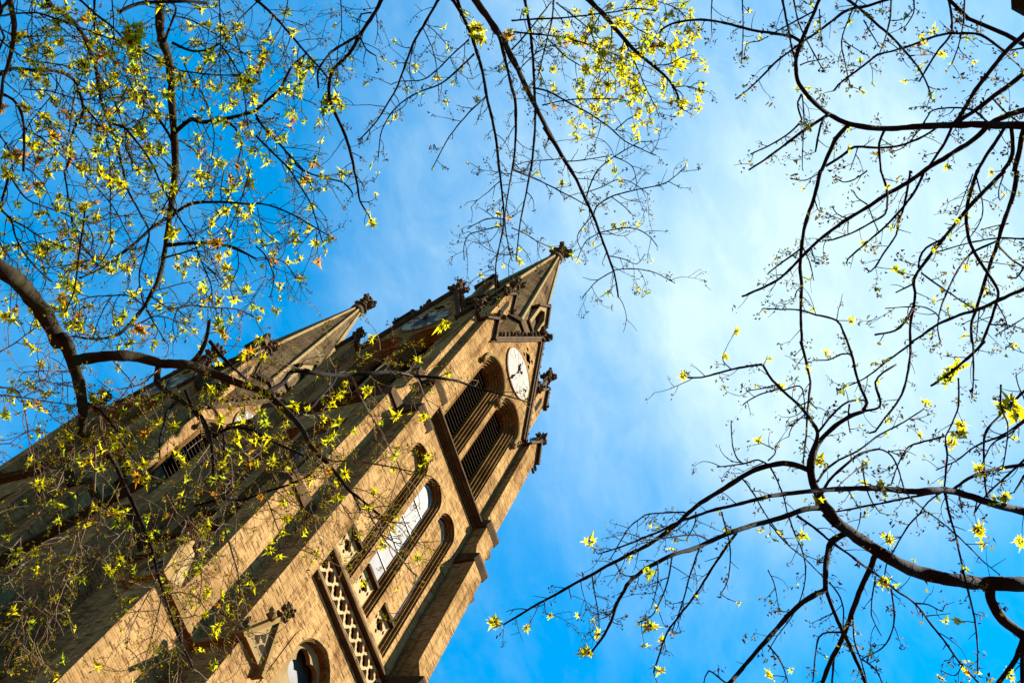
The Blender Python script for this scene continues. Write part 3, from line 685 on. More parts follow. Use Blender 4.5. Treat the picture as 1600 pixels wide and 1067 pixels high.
TOP = """
A 14 11 1040,-150 1000,0 1000,120 1010,250 1050,350 1070,500 1075,650 1085,800 1095,950 1095,1067
E 11 3 1095,0 1080,150 1060,300 1040,430 1020,560 990,680 950,760 900,850 800,970 720,1030 600,1050 450,1035
A 9 4 60,0 85,120 85,250 60,380 20,500 10,590 0,680
A 4.5 3.5 15,590 80,620 130,700 150,800 150,950 145,1067
A 5.5 3 0,465 80,430 200,440 370,450 460,500 490,560 515,650 515,720 470,790 440,880 440,960 410,1067
A 7 4 290,-10 330,50 430,110 500,190 550,290 600,430 625,600 660,700 690,800 730,900 770,1067
E 3.8 2 770,0 790,100 830,180 880,270 930,370 920,470 890,560 870,650 880,750 900,850
A 6 4 740,80 830,35 900,20 1000,15 1150,10 1300,20
A 3.5 2 500,0 600,90 700,170 820,280 1000,380 1120,440 1350,470 1500,470
A 7.5 5 1090,830 1150,780 1200,745 1260,765 1400,745 1530,715 1600,690
B 5 3 0,690 80,620 150,560 190,480 230,410 310,340
A 4.5 2 1410,760 1470,800 1510,890 1490,1000 1480,1067
A 4.5 3 1080,270 1130,295 1200,320 1280,320 1375,275
A 2.8 1.6 1375,275 1450,380 1500,480 1530,620 1550,800
A 5 2.5 1075,880 1030,800 960,710 880,640
A 2.8 2 0,250 100,330 200,380 400,410 520,450
A 3.2 2 30,100 100,85 240,85 380,130 520,180 650,230 760,260
A 3.4 2 590,0 590,180 620,270 680,360 780,430 900,480 1000,490
A 3.4 2 470,770 560,775 650,800 760,870 880,930 1000,980 1060,1040
A 4.2 3 690,775 770,795 840,870 910,960 970,1067
E 3.2 1.8 970,0 1030,130 1110,280 1200,420 1260,570 1320,720 1325,850
A 2.8 2 515,650 530,670 620,780 670,900 690,1067
E 2.4 1.6 690,0 690,200 690,350 700,450
A 2.6 1.8 150,820 240,850 340,930 430,1010 510,1067
A 2.6 1.6 1095,870 1180,910 1250,980 1320,1050
A 4.4 3 1030,260 1050,200 1080,120 1100,50 1060,0
A 2.6 1.6 1085,100 1200,130 1320,200 1430,270 1560,360 1640,420
A 2.4 1.6 620,480 690,570 730,680 770,790 800,900 830,1067
A 2.2 1.5 790,480 850,590 900,640 880,750 800,820
A 2.6 1.6 0,850 50,920 70,1000 80,1067
A 2.6 1.6 1150,400 1200,510 1270,600 1310,720 1340,850 1320,1000
A 2.2 1.6 1600,20 1500,120 1420,230 1340,400 1260,480 1200,590
A 2.4 1.6 0,180 120,230 300,225 480,230 560,235
A 2.2 1.5 200,0 200,160 200,300
A 2.2 1.5 700,0 710,160 705,330 720,480
A 2 1.4 350,470 350,560 290,640 200,750 130,860 60,950
A 2 1.4 240,700 330,820 400,930
A 2 1.4 560,300 510,480 460,620 430,830
A 2 1.4 150,560 300,570 450,610 560,620 640,575 740,520
A 2 1.4 480,490 580,540 660,600 740,640 860,570 940,570
A 2 1.4 660,760 720,700 800,620 880,600
A 2 1.4 690,830 780,900 830,1000
A 2 1.4 460,1000 560,990 700,1020 900,1020
A 2 1.4 1450,130 1480,260 1530,420 1560,560
A 2 1.4 1370,0 1380,180 1375,380 1385,540
E 5.5 3 1035,300 960,350 880,420 760,520 650,600 500,670
E 5.5 3 1075,280 1160,220 1240,200 1370,195 1500,205 1600,212
E 6.5 3.5 1040,465 1200,450 1350,455 1480,490 1600,550
E 3.2 2 1020,545 1150,510 1280,460
E 2.6 1.6 955,755 1080,720 1200,690
E 3.2 2 940,780 1040,850 1110,860 1190,840 1320,855 1480,865 1600,920
E 2.6 1.8 900,840 800,780 700,780 560,790 430,840
E 5 3 60,0 40,90 10,190 0,230
E 3.2 2 0,240 70,310 100,420 170,540 260,640 330,700
E 3 1.8 70,310 150,345 230,400 330,450 420,490
E 3 1.8 60,30 160,170 270,220 380,260 450,290 600,330
E 3.2 1.8 400,0 420,120 440,250 460,370 510,460 580,540
E 3.2 2 530,250 520,350 500,480 480,640 460,760 410,880
E 2.6 1.6 500,0 590,90 680,190 740,280 800,400 850,480
E 3 1.8 910,840 950,930 1000,1010 1030,1067
E 3 1.6 790,980 880,950 960,910 1050,920 1200,980
E 2 1.4 1480,480 1490,600 1440,720 1460,800
E 2.4 1.6 0,450 40,520 110,580
E 2.2 1.4 1100,150 1150,60 1180,0
E 2 1.4 520,460 420,430 300,480 200,440 100,470
E 2 1.4 640,600 560,560 420,590 250,610
E 2 1.4 700,450 640,560 560,640
E 2 1.4 680,190 780,110 900,150 1050,110
E 2 1.4 860,270 720,290 600,320 520,340
E 2 1.4 1180,410 1300,360 1400,240 1470,60
E 2 1.4 1260,570 1340,640 1400,700
E 2 1.4 1400,0 1380,150 1420,300 1350,400
E 2 1.4 1560,0 1500,200 1440,350 1400,420
E 2 1.4 930,370 980,300 1060,160
E 2 1.4 1110,860 1080,960 1100,1060
E 2 1.4 700,780 640,880 600,980 580,1060
F 3.5 2.5 0,-80 50,0 150,100 260,240 350,290 460,320 550,345 605,410
F 3.2 2 0,470 80,485 180,520 280,570 380,630 500,700
F 2.2 1.5 0,830 60,820 160,830 220,890 290,1000
F 2.4 1.5 0,740 60,800 110,930 90,1060
F 2 1.4 10,500 40,640 90,680 160,740
B 6.5 4.5 785,0 730,100 650,220 580,340 490,430 460,500 460,620 500,720 550,830 590,950 615,1060
F 4.2 2.8 610,250 635,360 650,460 695,530
B 4.5 3 650,220 560,270 480,320 420,390 385,450 390,550
B 3 2 650,230 690,310 750,350
B 2.8 1.8 720,80 660,90 630,140
B 4.5 2 1140,0 1060,140 985,270 940,390 880,550 840,620 760,750 690,830 650,870
B 3.4 1.6 1360,340 1290,410 1160,520 1010,580 900,650 830,730 780,840 765,990
B 12 9 1330,-80 1370,0 1440,100 1510,200 1560,280 1600,370
C 9.5 6 0,365 40,440 90,550 140,650 200,770 260,880 310,970 370,1067
G 6.5 2.8 200,0 260,90 320,190 400,320 450,430 500,530 550,660 600,800 640,910 665,1055
B 5.5 4 1230,0 1290,100 1340,210 1380,330 1420,470 1440,600 1470,720 1500,870 1520,1067
F 4.2 2 1500,60 1510,150 1530,330 1550,560 1530,700 1500,850 1500,1060
F 3.2 1.8 1620,140 1580,380 1555,560 1570,700 1600,830
B 5 3.5 1260,0 1300,120
B 5.5 4.5 1510,200 1545,320 1570,430 1600,560
C 5 3 0,560 20,620 25,750 20,900 5,1067
B 2.8 1.6 1440,600 1300,740 1200,870 1130,1000 1100,1060
B 2.6 1.6 1330,250 1230,340 1130,440 1040,500 900,510 845,530
B 4.5 2.5 0,0 100,90 200,200 310,330 400,430 460,500
B 1.8 1.4 530,0 535,180 510,320 505,500
B 3.4 2.5 0,740 90,840 200,960 300,1067
F 3.6 1.8 0,50 100,150 200,250 280,370 340,470 380,590 435,780
B 2 1.5 150,560 260,610 370,650
B 1.8 1.2 1040,170 1100,300 1130,430 1145,640
B 1.8 1.3 1060,150 1130,210 1200,290
B 1.8 1.3 985,270 960,420 980,560
B 1.6 1.2 200,0 160,160 60,340 0,480
B 1.6 1.2 310,330 260,480 230,620
F 2.4 1.6 1550,570 1440,570 1320,630
F 2.2 1.5 1540,610 1420,640 1330,670 1300,740 1300,820
C 4.8 3.5 80,0 110,170 130,350 140,550 145,780 120,1067
G 3.4 2 130,180 90,400 50,600 25,830
C 8.5 3 480,0 580,100 680,220 760,310 830,370 950,470 1020,560 1060,680
C 3.2 2 0,130 150,120 300,115 480,95 650,75 770,55 900,70
C 3.4 2 0,200 150,215 320,235 450,270 560,310 650,345 720,380
C 3.2 2 260,0 250,120 210,280 160,490
C 3.2 2 0,310 100,200 240,20
C 2.8 1.6 280,20 420,130 520,210 560,260
C 3.4 1.8 130,550 220,570 350,640 480,710 600,790 700,880 780,920 890,970
C 2.4 1.5 190,660 350,625 500,620 650,620 740,640
C 2.2 1.5 650,810 720,750 800,710
C 2.6 1.6 600,100 700,130 800,190 900,240 960,280
C 2.6 1.5 690,230 780,420 830,540 870,620 920,730
C 2.4 1.4 760,310 900,290 1010,300
C 2.4 1.4 620,150 620,260 560,420 520,580
C 2.4 1.4 700,250 670,380 600,450 540,520
C 2.2 1.4 560,80 500,200 540,300
C 2.2 1.4 880,410 990,400 1060,360 1140,335
C 2 1.4 1000,550 1090,540 1190,570
C 2.4 1.5 910,10 1020,50 1090,110
C 2.2 1.5 220,240 330,350 440,420 530,495
C 2 1.4 40,440 120,360 190,310 300,270
G 2.8 1.5 510,550 530,490 620,430 760,390 930,355 1010,310 1085,240
G 2.6 1.5 465,430 500,330 550,250 640,180 740,120 800,90 870,85
G 2.4 1.5 330,210 450,200 600,175
G 2.2 1.4 550,655 700,625 800,640 870,690 910,745
G 2.2 1.4 630,890 740,880 880,900 1020,970
G 2.2 1.4 640,890 540,950 480,1010 435,1067
G 2 1.3 605,800 700,820 780,850 830,790
G 3.2 1.8 0,260 150,320 300,395 470,485
G 2.2 1.4 0,625 80,660 160,710 240,745
G 2 1.3 550,655 470,700 430,770 405,830
G 2 1.3 500,550 410,670 430,760
G 2 1.3 455,405 560,370 650,325 720,330 780,360 860,420
G 2 1.3 640,180 750,240 780,350
G 2 1.3 620,430 700,490 760,550
G 2 1.3 320,190 230,200 100,210 0,240
"""
RIGHT = """
K 17 10 430,1140 390,1067 350,1030 320,960 280,880 265,780 280,690 310,620
Q 22 17 1760,450 1600,450 1400,445 1250,435 1080,410 920,365 800,310 680,240 560,160 450,80 360,0
J 9 6.5 1070,1067 1090,960 1130,880 1200,810 1300,740 1395,700
J 4.5 3 1395,700 1500,675 1490,600 1470,520 1520,460 1600,410
J 4 3 1110,840 1180,750 1270,660 1360,630 1420,640
J 6.5 3.5 1085,950 1110,830 1060,750 1000,670 900,580 830,510 790,450 770,415
J 5 2 1395,700 1420,650 1390,580 1350,470 1330,370 1280,230 1230,135 1100,100 1000,70 860,65 770,60
J 4 3 760,410 620,430 500,460 380,490 300,490
J 3 1.8 880,560 740,600 640,665
J 2.6 1.6 870,535 760,560 660,575
J 2.4 1.6 570,440 520,390 515,360
J 2.6 1.8 900,570 1000,545 1025,620 1030,740
J 2.6 1.6 1030,720 950,800 930,860
J 2.6 1.6 1052,640 960,680
J 2.6 1.6 1055,640 1110,690
J 3 1.8 1320,345 1260,345 1180,380 1090,385
J 3 2 1310,660 1300,730 1310,830
J 2.6 1.6 650,1030 610,1000 580,920 570,760
J 3.2 2 800,1035 740,1005 640,1030 480,1050
U 9.5 3 1175,205 1100,175 1020,163 950,175 860,200 760,255 660,320 570,375 510,415 450,470 400,520 330,570 230,640 130,690 60,730 -10,762 -75,803 -187,859 -299,924 -420,989 -513,1045 -607,1101
U 2.6 1.8 780,245 850,340 900,430 960,520 1050,630
K 3.2 2 20,790 60,870 95,960 120,1067
J 2.4 1.6 800,1010 850,950 760,900 730,880
U 9 6 1250,425 1150,430 1040,470 940,500 840,525 720,565 600,615 500,660 380,695 290,740 200,790 110,870
R 5.8 3 918,452 900,490 850,580 820,680 760,790 680,890
R 4.5 2.5 1600,130 1530,230 1450,350 1350,510 1250,640 1170,750 1130,860 1085,1000
R 3.2 1.8 1370,225 1310,400 1270,550 1220,690 1190,770
R 3.2 1.8 1200,275 1170,440 1120,570 1070,650 990,690
R 2.4 1.6 1110,310 1110,450 1070,600
R 2.4 1.6 850,320 880,380 940,400 980,390
R 2.4 1.5 700,390 720,520 740,640 745,720
R 2 1.4 400,550 410,630
R 2 1.4 555,470 570,540
R 2 1.4 850,560 810,640 740,670
K 12 6.5 1760,1100 1600,1060 1400,1010 1250,960 1100,925 900,935 760,920 580,915 350,925 150,945 0,965
U 6.4 2 932,357 860,375 700,415 600,440 500,475 400,510 300,560 200,600 100,640 0,675 -60,690
R 2.8 1.6 1280,0 1060,10 1000,40 930,100 850,230 810,300
R 3.2 2 1430,180 1350,140 1200,155 1000,180
R 2.4 1.5 1350,0 1340,80 1290,170
R 2.8 1.6 1510,0 1560,200 1560,350 1540,450 1500,510
Q 10.5 8 490,130 400,180 375,250 360,350 360,480
Q 8.5 6.5 360,480 250,540 150,620 60,720 0,790 -80,880 -240,1067
Q 6.5 5 360,480 400,590 450,710 490,790 550,920 610,1067
Q 9.5 7 670,270 640,350 590,450 550,560 490,720 440,840 390,930 340,1067
Q 4.2 2.6 180,20 280,90 390,180 500,260 620,350 720,420 800,490 920,570 1020,700 1100,800 1200,940 1320,1067
Q 14.5 15 1390,450 1390,530 1430,620 1500,700 1600,770 1700,840
Q 9.5 7 1600,790 1540,930 1440,1067
Q 7.5 6 1595,800 1590,930 1590,1067
Q 3.8 2.6 1110,-120 1130,0 1180,180 1220,370 1250,490 1290,660 1310,830 1310,1000
Q 3.2 2 960,0 880,80 790,230 740,330 730,390
Q 2.6 1.6 1000,0 1120,90 1250,210 1350,310 1450,390
Q 2.6 1.6 120,0 170,140 220,260 235,380 210,520 150,650 60,770 0,870
Q 2.6 1.6 0,60 110,190 230,290 350,410
Q 3 2 385,440 440,510 470,600 470,740
Q 3.2 2 460,750 380,750 320,780 295,900 280,1060
Q 3.2 2 770,480 790,640 770,760 710,850 580,920
Q 2.6 1.6 670,400 645,600 660,680 710,770
Q 3 2 530,640 540,800 580,920 620,1067
Q 3 2 590,920 670,980 715,1067
Q 4 3 410,910 400,1067
Q 2.6 1.6 920,570 1000,575 1090,620 1105,580
Q 2.4 1.5 580,0 570,70 550,130
Q 2 1.4 0,360 40,450 60,560 70,620
Q 2 1.4 1160,880 1140,920 1100,930
Q 2 1.4 1215,950 1170,1020 1090,990
Q 3 2 0,830 60,900 100,980 125,1067
Q 2.4 1.6 1600,930 1540,990
R 3.2 2 1585,1045 1540,1067 1430,990 1400,1067
K 3.8 3 1110,640 1120,700 1110,830 1100,920
K 3.2 2.4 1190,230 1190,400 1150,510 1110,590 1110,640
K 5 4 1350,0 1250,100 1130,200 1020,275
K 3.2 2.4 1280,0 1285,200 1275,350
K 4.5 3 1700,220 1600,310 1480,430 1370,550 1350,650 1355,850 1370,970
K 3.8 2 1600,490 1470,580 1300,650 1180,740 1050,800
K 5.5 4.5 1620,765 1400,800 1280,840 1160,920
K 3.8 2.5 1620,720 1500,830 1370,950 1290,1067
K 4.4 3 1600,840 1550,920 1540,940
K 3.2 2 1100,590 950,630 880,655 820,750 770,890
K 5 3.5 340,940 380,870 440,810 520,740 600,690 690,670
K 3 2 690,670 750,690 800,760 855,930
K 2.2 1.5 750,680 820,705 840,690
K 3.2 2 1080,940 1000,1000 950,1067
K 4.2 3 1100,935 950,960 700,1010 430,1060
K 3.2 2 590,740 600,850 640,980 700,1067
K 4 3 1105,940 1130,1067
K 2.6 1.6 580,780 470,870 430,910
K 2.2 1.5 500,930 580,1050
K 3.2 2 850,930 900,980 1000,1067
K 2.6 1.6 1195,960 1215,1067
K 3.2 2 1455,270 1455,400 1490,490 1500,560 1480,720 1465,790
K 2.6 2 1310,980 1290,1067
K 4 2.2 310,870 360,800 440,740 560,680 700,580 850,500 970,420
K 3 2 1600,500 1500,580 1400,640 1340,760
K 2.4 1.5 1600,350 1560,260 1550,190
H 11.5 5 1750,785 1600,785 1450,785 1300,780 1100,785 900,795 750,805 600,795 480,765 380,715 300,650 230,580 185,500 175,400 190,310 220,230 280,100 320,0
H 4.5 3.4 200,260 160,235 100,220 0,205 -100,190 -300,140 -450,125 -600,150 -670,190
H 5.5 3 380,715 250,800 150,870 0,985 -120,1062
H 3.4 2.4 210,590 185,640 195,700 210,750 160,810 80,870 0,915 -110,965
H 4.2 3 360,730 330,780 310,870 295,950
H 7.5 6 500,785 430,860 390,940 350,1030 335,1067
I 6.5 4.5 330,0 290,160 250,280 220,400 205,520 200,620 210,700 205,850 210,1067
J 4.5 2.6 1005,270 1015,300 1050,440 1065,520 1055,620 1045,740 1040,830 1020,1020
H 4.4 3.4 360,1040 470,970 540,920 680,925 800,915 900,885 1000,835 1060,795
H 4.4 3.6 730,810 695,900 700,1000 705,1067
I 4 2.6 705,0 740,110 745,200 730,270 650,320 520,390 400,430 340,435
H 7.5 6 1700,120 1600,220 1500,310 1400,430 1300,560 1240,660 1190,740 1150,785
H 8.5 6 1700,380 1600,460 1500,540 1400,610 1280,700 1150,785
H 5 3.5 1150,790 1100,900 1000,1050
H 9 7 1700,670 1600,690 1480,730 1390,775 1290,870 1150,960 1000,1050
I 7 3.5 1000,-17 870,75 740,150 620,230 500,300 400,370 300,450 200,550 100,650 0,715 -160,785
H 9 8 1700,600 1600,810 1570,950 1540,1067
I 7.5 4 1555,0 1545,100 1510,220 1470,330 1430,470 1380,610 1340,740 1300,870 1270,960 1275,1067
H 6.5 6 1520,790 1530,900 1520,990 1470,1067
I 6.8 4 1480,0 1380,100 1300,180 1220,270 1150,360 1090,430 1020,520 960,600 910,680 920,760 910,850 890,960 890,1067
K 4.4 3.2 890,0 885,120 850,290 800,390 720,490 670,560 630,570
H 5.5 5 1480,795 1420,890 1360,980 1310,1067
I 5.6 4 1310,0 1270,120 1240,260 1250,400 1280,490 1340,590 1400,680 1440,760 1420,850 1380,970 1340,1067
H 4.6 2.4 500,0 600,80 700,170 780,240 880,350 950,440 1000,540 1020,600
H 4.6 3 740,0 620,40 490,70 340,180 180,290 60,380 0,430
H 4.2 3 1480,325 1420,280 1330,220 1220,210 1100,215 1000,245 880,290 760,325 680,345 600,410 440,530 410,570
H 3.8 2.8 1130,0 1150,130 1140,220 1070,310 1010,400 945,510
H 3.8 2.6 90,0 120,150 150,300 170,380
H 3.2 2.2 770,0 760,130 730,250 700,330
H 2.8 2 160,0 190,140 240,250 300,360 345,440
H 2.8 2 1230,0 1220,150 1190,290 1150,400
H 2.8 1.8 560,0 500,130 460,260 480,390 515,540
H 2.8 1.8 910,0 910,80 850,180
H 3 2 300,65 160,140 20,220
H 3.4 2.4 1370,765 1300,700 1200,675 1070,680 1015,700
H 2.6 1.6 1015,700 940,820 850,920 760,955
H 2.4 1.5 215,600 225,760 215,960 215,1060
H 3.4 2.2 1400,610 1480,700 1560,760
H 3 2 1600,300 1490,320
H 3.2 2.2 1480,330 1600,440
H 2.4 1.6 1370,485 1440,500 1500,525
H 2.4 1.6 885,350 950,345 1030,345
H 2.4 1.6 560,925 540,990 520,1045
H 2.2 1.5 320,60 330,200 340,290
H 2.2 1.5 600,130 640,200 700,300
H 2 1.4 470,260 540,300 600,340
H 2.2 1.5 200,410 250,390 350,370
H 2 1.4 780,130 850,120 910,60
H 2 1.4 1150,90 1200,150 1290,180
C 2.4 1.5 1440,0 1445,180 1435,400
C 3.4 2.4 1640,400 1500,540 1400,620
C 2.2 1.4 1250,0 1245,100 1250,230
C 2 1.3 1600,230 1540,260 1470,275 1450,350
I 4.4 2.6 970,20 930,110 850,220 740,340 650,420 500,550 490,580
I 4 2.6 890,0 850,220 810,330 800,400 720,520 670,600 640,630 610,610
I 3.4 2.4 200,490 50,600 0,640
I 6.5 3.5 1750,680 1600,740 1480,790 1330,860 1200,900 1060,960 960,1030 900,1067
K 3.5 1.8 910,0 760,110 600,230 440,300
I 4 3 1090,430 990,480 950,540 940,610
I 3.2 2.4 910,705 800,760
I 4.4 3 910,850 850,950 790,1000 670,1025
I 3.8 2.4 1430,440 1280,510 1200,600 1130,730 1080,860 1060,990 1080,1067
I 3.8 2.6 1440,470 1530,560 1600,600
I 3.6 2.6 1600,600 1550,670 1500,665
I 2.6 1.6 1300,30 1340,200 1330,310 1260,420
I 3.2 2 960,640 1100,740 1280,860
I 3.2 1.8 1600,425 1440,420 1260,450 1050,510
I 2.6 1.8 620,0 540,55 470,70 430,50
I 2.6 1.8 1600,920 1420,1030
I 2.6 1.8 1390,960 1500,965 1600,990
I 2.4 1.5 1075,930 1050,890 970,850 870,850 730,860
I 2.4 1.6 620,210 560,170 535,130
I 2.4 1.6 490,295 430,270 400,220
I 2.4 1.6 630,230 660,310 690,380
I 2.2 1.6 500,300 500,390 510,400
I 2.4 1.6 290,180 310,240 320,250
I 2.6 1.6 220,480 260,570 285,680
I 2.4 1.6 270,480 300,585
I 2.4 1.6 205,730 180,750 165,795
I 2.4 1.6 1470,30 1440,130 1450,185 1480,150
I 2.2 1.5 330,10 230,60 140,45
I 2.2 1.5 1430,830 1480,920 1500,990
I 2.2 1.5 1320,870 1310,970 1300,1067
I 2 1.4 1280,20 1210,200 1180,280
I 2.2 1.4 1500,330 1400,350 1330,370
"""
# single tufts of opened leaves: picture x, y, radius (px), colour
TUFTS = """773,971,15y 860,961,8y 921,845,14y 982,871,8g 918,1020,16y 935,990,11y 1016,977,15y 1012,895,14g 1034,1000,9y 1031,1048,9y 1056,845,7g 1155,942,7y 1256,836,12g 1385,838,16y 1383,909,16y
1203,1055,11y 1498,970,11o 1530,828,16y 1597,846,13y 1580,1055,11y 1070,586,11y 1150,517,10y 1222,605,10y 1134,556,9y 1184,689,10y 1330,501,10y 1281,718,13y 1278,785,12y 1352,722,8y 1352,755,10y 1375,760,12y 1383,772,10g 1450,630,13y
1488,578,22y 1480,590,18g 1500,570,16y 1578,635,22y 1590,650,20y 1568,640,16g 1495,675,16y 1488,688,14y 1502,665,14y 1530,735,14y 1570,775,15y 1438,680,8y 1548,268,9y 1480,260,9y 1390,290,9y 1460,50,11y 1472,85,10y 1440,60,8y 1445,68,8y 1413,127,7y 1415,25,7g 1270,100,5y
1245,140,8g 1265,138,7y 1262,150,6y 1268,4,7y 1277,35,6y 1436,108,6g 1345,95,7g 1350,145,6g 1456,155,8g 1455,147,7g 1479,112,6g 1510,60,6g 1400,420,11g 1408,425,9g 1495,345,7y 1507,525,8y 1540,452,6y 1322,603,8g 1318,610,8g 1508,1048,9y
745,45,16y 742,58,15g 752,62,12o 795,52,13o 790,62,9o 580,345,11y 583,352,8g 520,155,14y 508,168,15g 530,165,12g 512,152,10g 958,353,8y 1000,178,9y 878,285,8y 810,390,7y 812,408,8y 753,430,7y 778,335,7y 1072,256,5y
212,50,17g 208,64,20g 218,74,15g 200,60,13y 130,100,13o 138,70,13o 92,40,14o 75,80,12y 72,50,12g 155,88,11o 210,110,13y 285,120,12y 390,128,16g 383,122,12y 70,180,11y 60,195,9y 40,168,12o 46,225,14y 87,215,13o 28,242,13o 62,250,12o 75,270,11o 4,170,10o 30,60,12y 35,115,12y 58,122,10y
65,385,17y 70,395,12g 128,415,14o 115,450,13o 100,475,15o 97,465,11o 120,505,13o 15,495,14o 25,486,8o 185,503,14o 218,515,14o 205,505,10y 135,325,12y 93,308,10y 92,322,12y 62,290,11o 60,335,11o 130,328,10y 115,365,8y 240,310,8y 325,280,13y 390,285,12y 372,262,9o 354,330,10y 385,340,9y 355,420,12y 385,455,12y 360,435,10y 330,350,8y
340,505,13g 345,515,12y 350,525,11o 388,550,12o 378,560,10o 405,498,6y 245,665,13y 185,688,13y 180,700,9y 225,680,12o 215,745,14o 137,720,13o 157,705,12o 205,700,10y 271,668,11o 410,560,9y 160,612,12y 150,625,11g 66,570,9y 30,645,7y 8,645,12g 95,790,9g 80,785,9g 185,805,13o 175,800,10o 200,822,9g 170,890,10g 230,812,9g 25,860,11g 18,880,8g 92,815,9y 120,820,7y
345,655,10y 330,610,10y 350,605,9y 360,635,9y 370,690,9y 375,660,9y 440,640,9y 480,640,9y 505,655,9y 535,615,10y 575,610,12y 618,650,12y 655,560,6y 690,510,13y 700,505,9y 540,600,8y 460,635,11y 410,700,9y 425,720,10y 400,725,8y 450,810,12y 585,768,9y 530,755,9y 525,780,9y 620,700,7y 335,990,8y 355,950,8y 320,960,9y 420,860,10y 435,870,9y 430,845,8y 455,770,8y 615,735,7y"""
ray_cache = {}
def ray(u, v): return (CR * ((u - 800) / FPX) + CU * (-(v - 533.5) / FPX) + CD).normalized()
def at(u, v, D): return CAM_POS + ray(u, v) * D
def cr_spline(p, step):
    out = []
    n = len(p)
    for i in range(n - 1):
        a = p[max(i - 1, 0)]; b = p[i]; c = p[i + 1]; d = p[min(i + 2, n - 1)]
        L = math.hypot(c[0] - b[0], c[1] - b[1]); k = max(1, int(L / step))
        for j in range(k):
            t = j / k
            out.append(tuple(.5 * (2 * b[m] + (c[m] - a[m]) * t + (2 * a[m] - 5 * b[m] + 4 * c[m] - d[m]) * t * t + (3 * b[m] - a[m] - 3 * c[m] + d[m]) * t ** 3) for m in (0, 1)))
    out.append(tuple(p[-1])); return out
def region(u, v):
    """what grows on the twigs here: spacing, length, branching, share of ends that carry a tuft / flowers, nodes with flowers, tuft size, colour weights, flower colour"""
    if ((u - 985) / 125) ** 2 + ((v - 85) / 112) ** 2 < 1.0 + .25 * math.sin(u * .09) + .2 * math.sin(v * .13) and (u - 870) + .2 * v > 0:
        return dict(sp=5, L=(10, 44), sub=.5, leaf=.72, fl=.25, node=.5, R=(4.5, 9.5), col=(.8, .18, .02), bud=.15)
    if v > 530 + .03 * u and u < 660: return dict(sp=14, L=(24, 115), sub=.32, leaf=.19, fl=.6, node=.30, R=(4.5, 9.5), col=(.7, .2, .1), bud=.2)
    if u < 500: return dict(sp=10, L=(14, 75), sub=.5, leaf=.26, fl=.55, node=.27, R=(4.5, 11), col=(.62, .29, .09), bud=.33)
    if u < 1110: return dict(sp=14, L=(10, 52), sub=.45, leaf=.07 if v > 150 else .18, fl=.5, node=.2, R=(4.5, 7.5), col=(.6, .35, .05), bud=.7)
    return dict(sp=20, L=(7, 40), sub=.16, leaf=.10, fl=.55, node=.18, R=(4, 7.5), col=(.5, .48, .02), bud=.45, fs=1.5)

def leaf_shape(mb, c, ax, nrm, R, lobes, rng):
    """one palmate leaf: pointed lobes spread round the end of its stalk, slightly folded"""
    ax = (ax - nrm * ax.dot(nrm)).normalized(); sd_ = nrm.cross(ax) * rng.uniform(.55, 1.0); base = c; vs = [base]; ang0 = -1.9; n = lobes; seq = []; fold = rng.uniform(.05, .55)
    for i in range(n):
        a = ang0 + 3.8 * i / (n - 1); l = R * (1.0 - .28 * abs(a) / 1.9) * rng.uniform(.85, 1.12)
        l *= (1.25 if i == n // 2 else 1.0); seq.append((a, l)); 
        if i < n - 1: seq.append((a + 1.9 / (n - 1), R * rng.uniform(.36, .46)))
    for a, l in seq: vs.append(base + ax * (l * math.cos(a)) + sd_ * (l * math.sin(a)) + nrm * (-.22 * l * l / R + rng.uniform(-.08, .08) * R + fold * abs(l * math.sin(a))))
    mb.add(vs, [(0, i, i + 1) for i in range(1, len(vs) - 1)])
def tuft(lf, P, R, col, rng, out=None):
    v = (P - CAM_POS).normalized()
    n = rng.choice((2, 3, 3, 4)) if R > .035 else rng.choice((1, 2, 2, 3)); a0 = rng.uniform(0, 6.28); e1 = v.orthogonal().normalized(); e2 = v.cross(e1)
    for i in range(n):
        a = a0 + 2 * math.pi * i / n + rng.uniform(-.5, .5); ax = (e1 * math.cos(a) + e2 * math.sin(a) + v * rng.uniform(-.5, .5)).normalized()
        nr = (v * -1 + e1 * rng.uniform(-.55, .55) + e2 * rng.uniform(-.55, .55)).normalized()
        lf.cur = {'y': 0, 'g': 1, 'o': 2}[col if rng.random() < .8 else rng.choice('yyg')]
        leaf_shape(lf, P + ax * (R * .22), ax, nr, R * rng.uniform(.55, 1.05), rng.choice((3, 5, 5, 7)), rng)
    lf.cur = 3; lf.lump(P, R * .16, rng, jit=.4)
def flowers(lf, P, s, rng, bud):
    n = rng.randint(4, 8)
    for i in range(n):
        d = Vector((rng.gauss(0, 1), rng.gauss(0, 1), rng.gauss(0, 1) - .3)) * (s * .75); r = s * rng.uniform(.22, .46)
        x = rng.random(); lf.cur = 3 if x < bud else (1 if x < bud + (1 - bud) * .35 else (2 if x > .94 else 0))
        q_ = P + d; k = [Vector((rng.uniform(-1, 1), rng.uniform(-1, 1), rng.uniform(-1, 1))).normalized() for _ in range(3)]
        lf.add([q_ + k[0] * r * 2.0, q_ + k[1] * r, q_ + k[2] * r, q_ - (k[0] + k[1]) * r * .8], [(0, 1, 2), (0, 2, 3), (0, 3, 1), (1, 3, 2)])

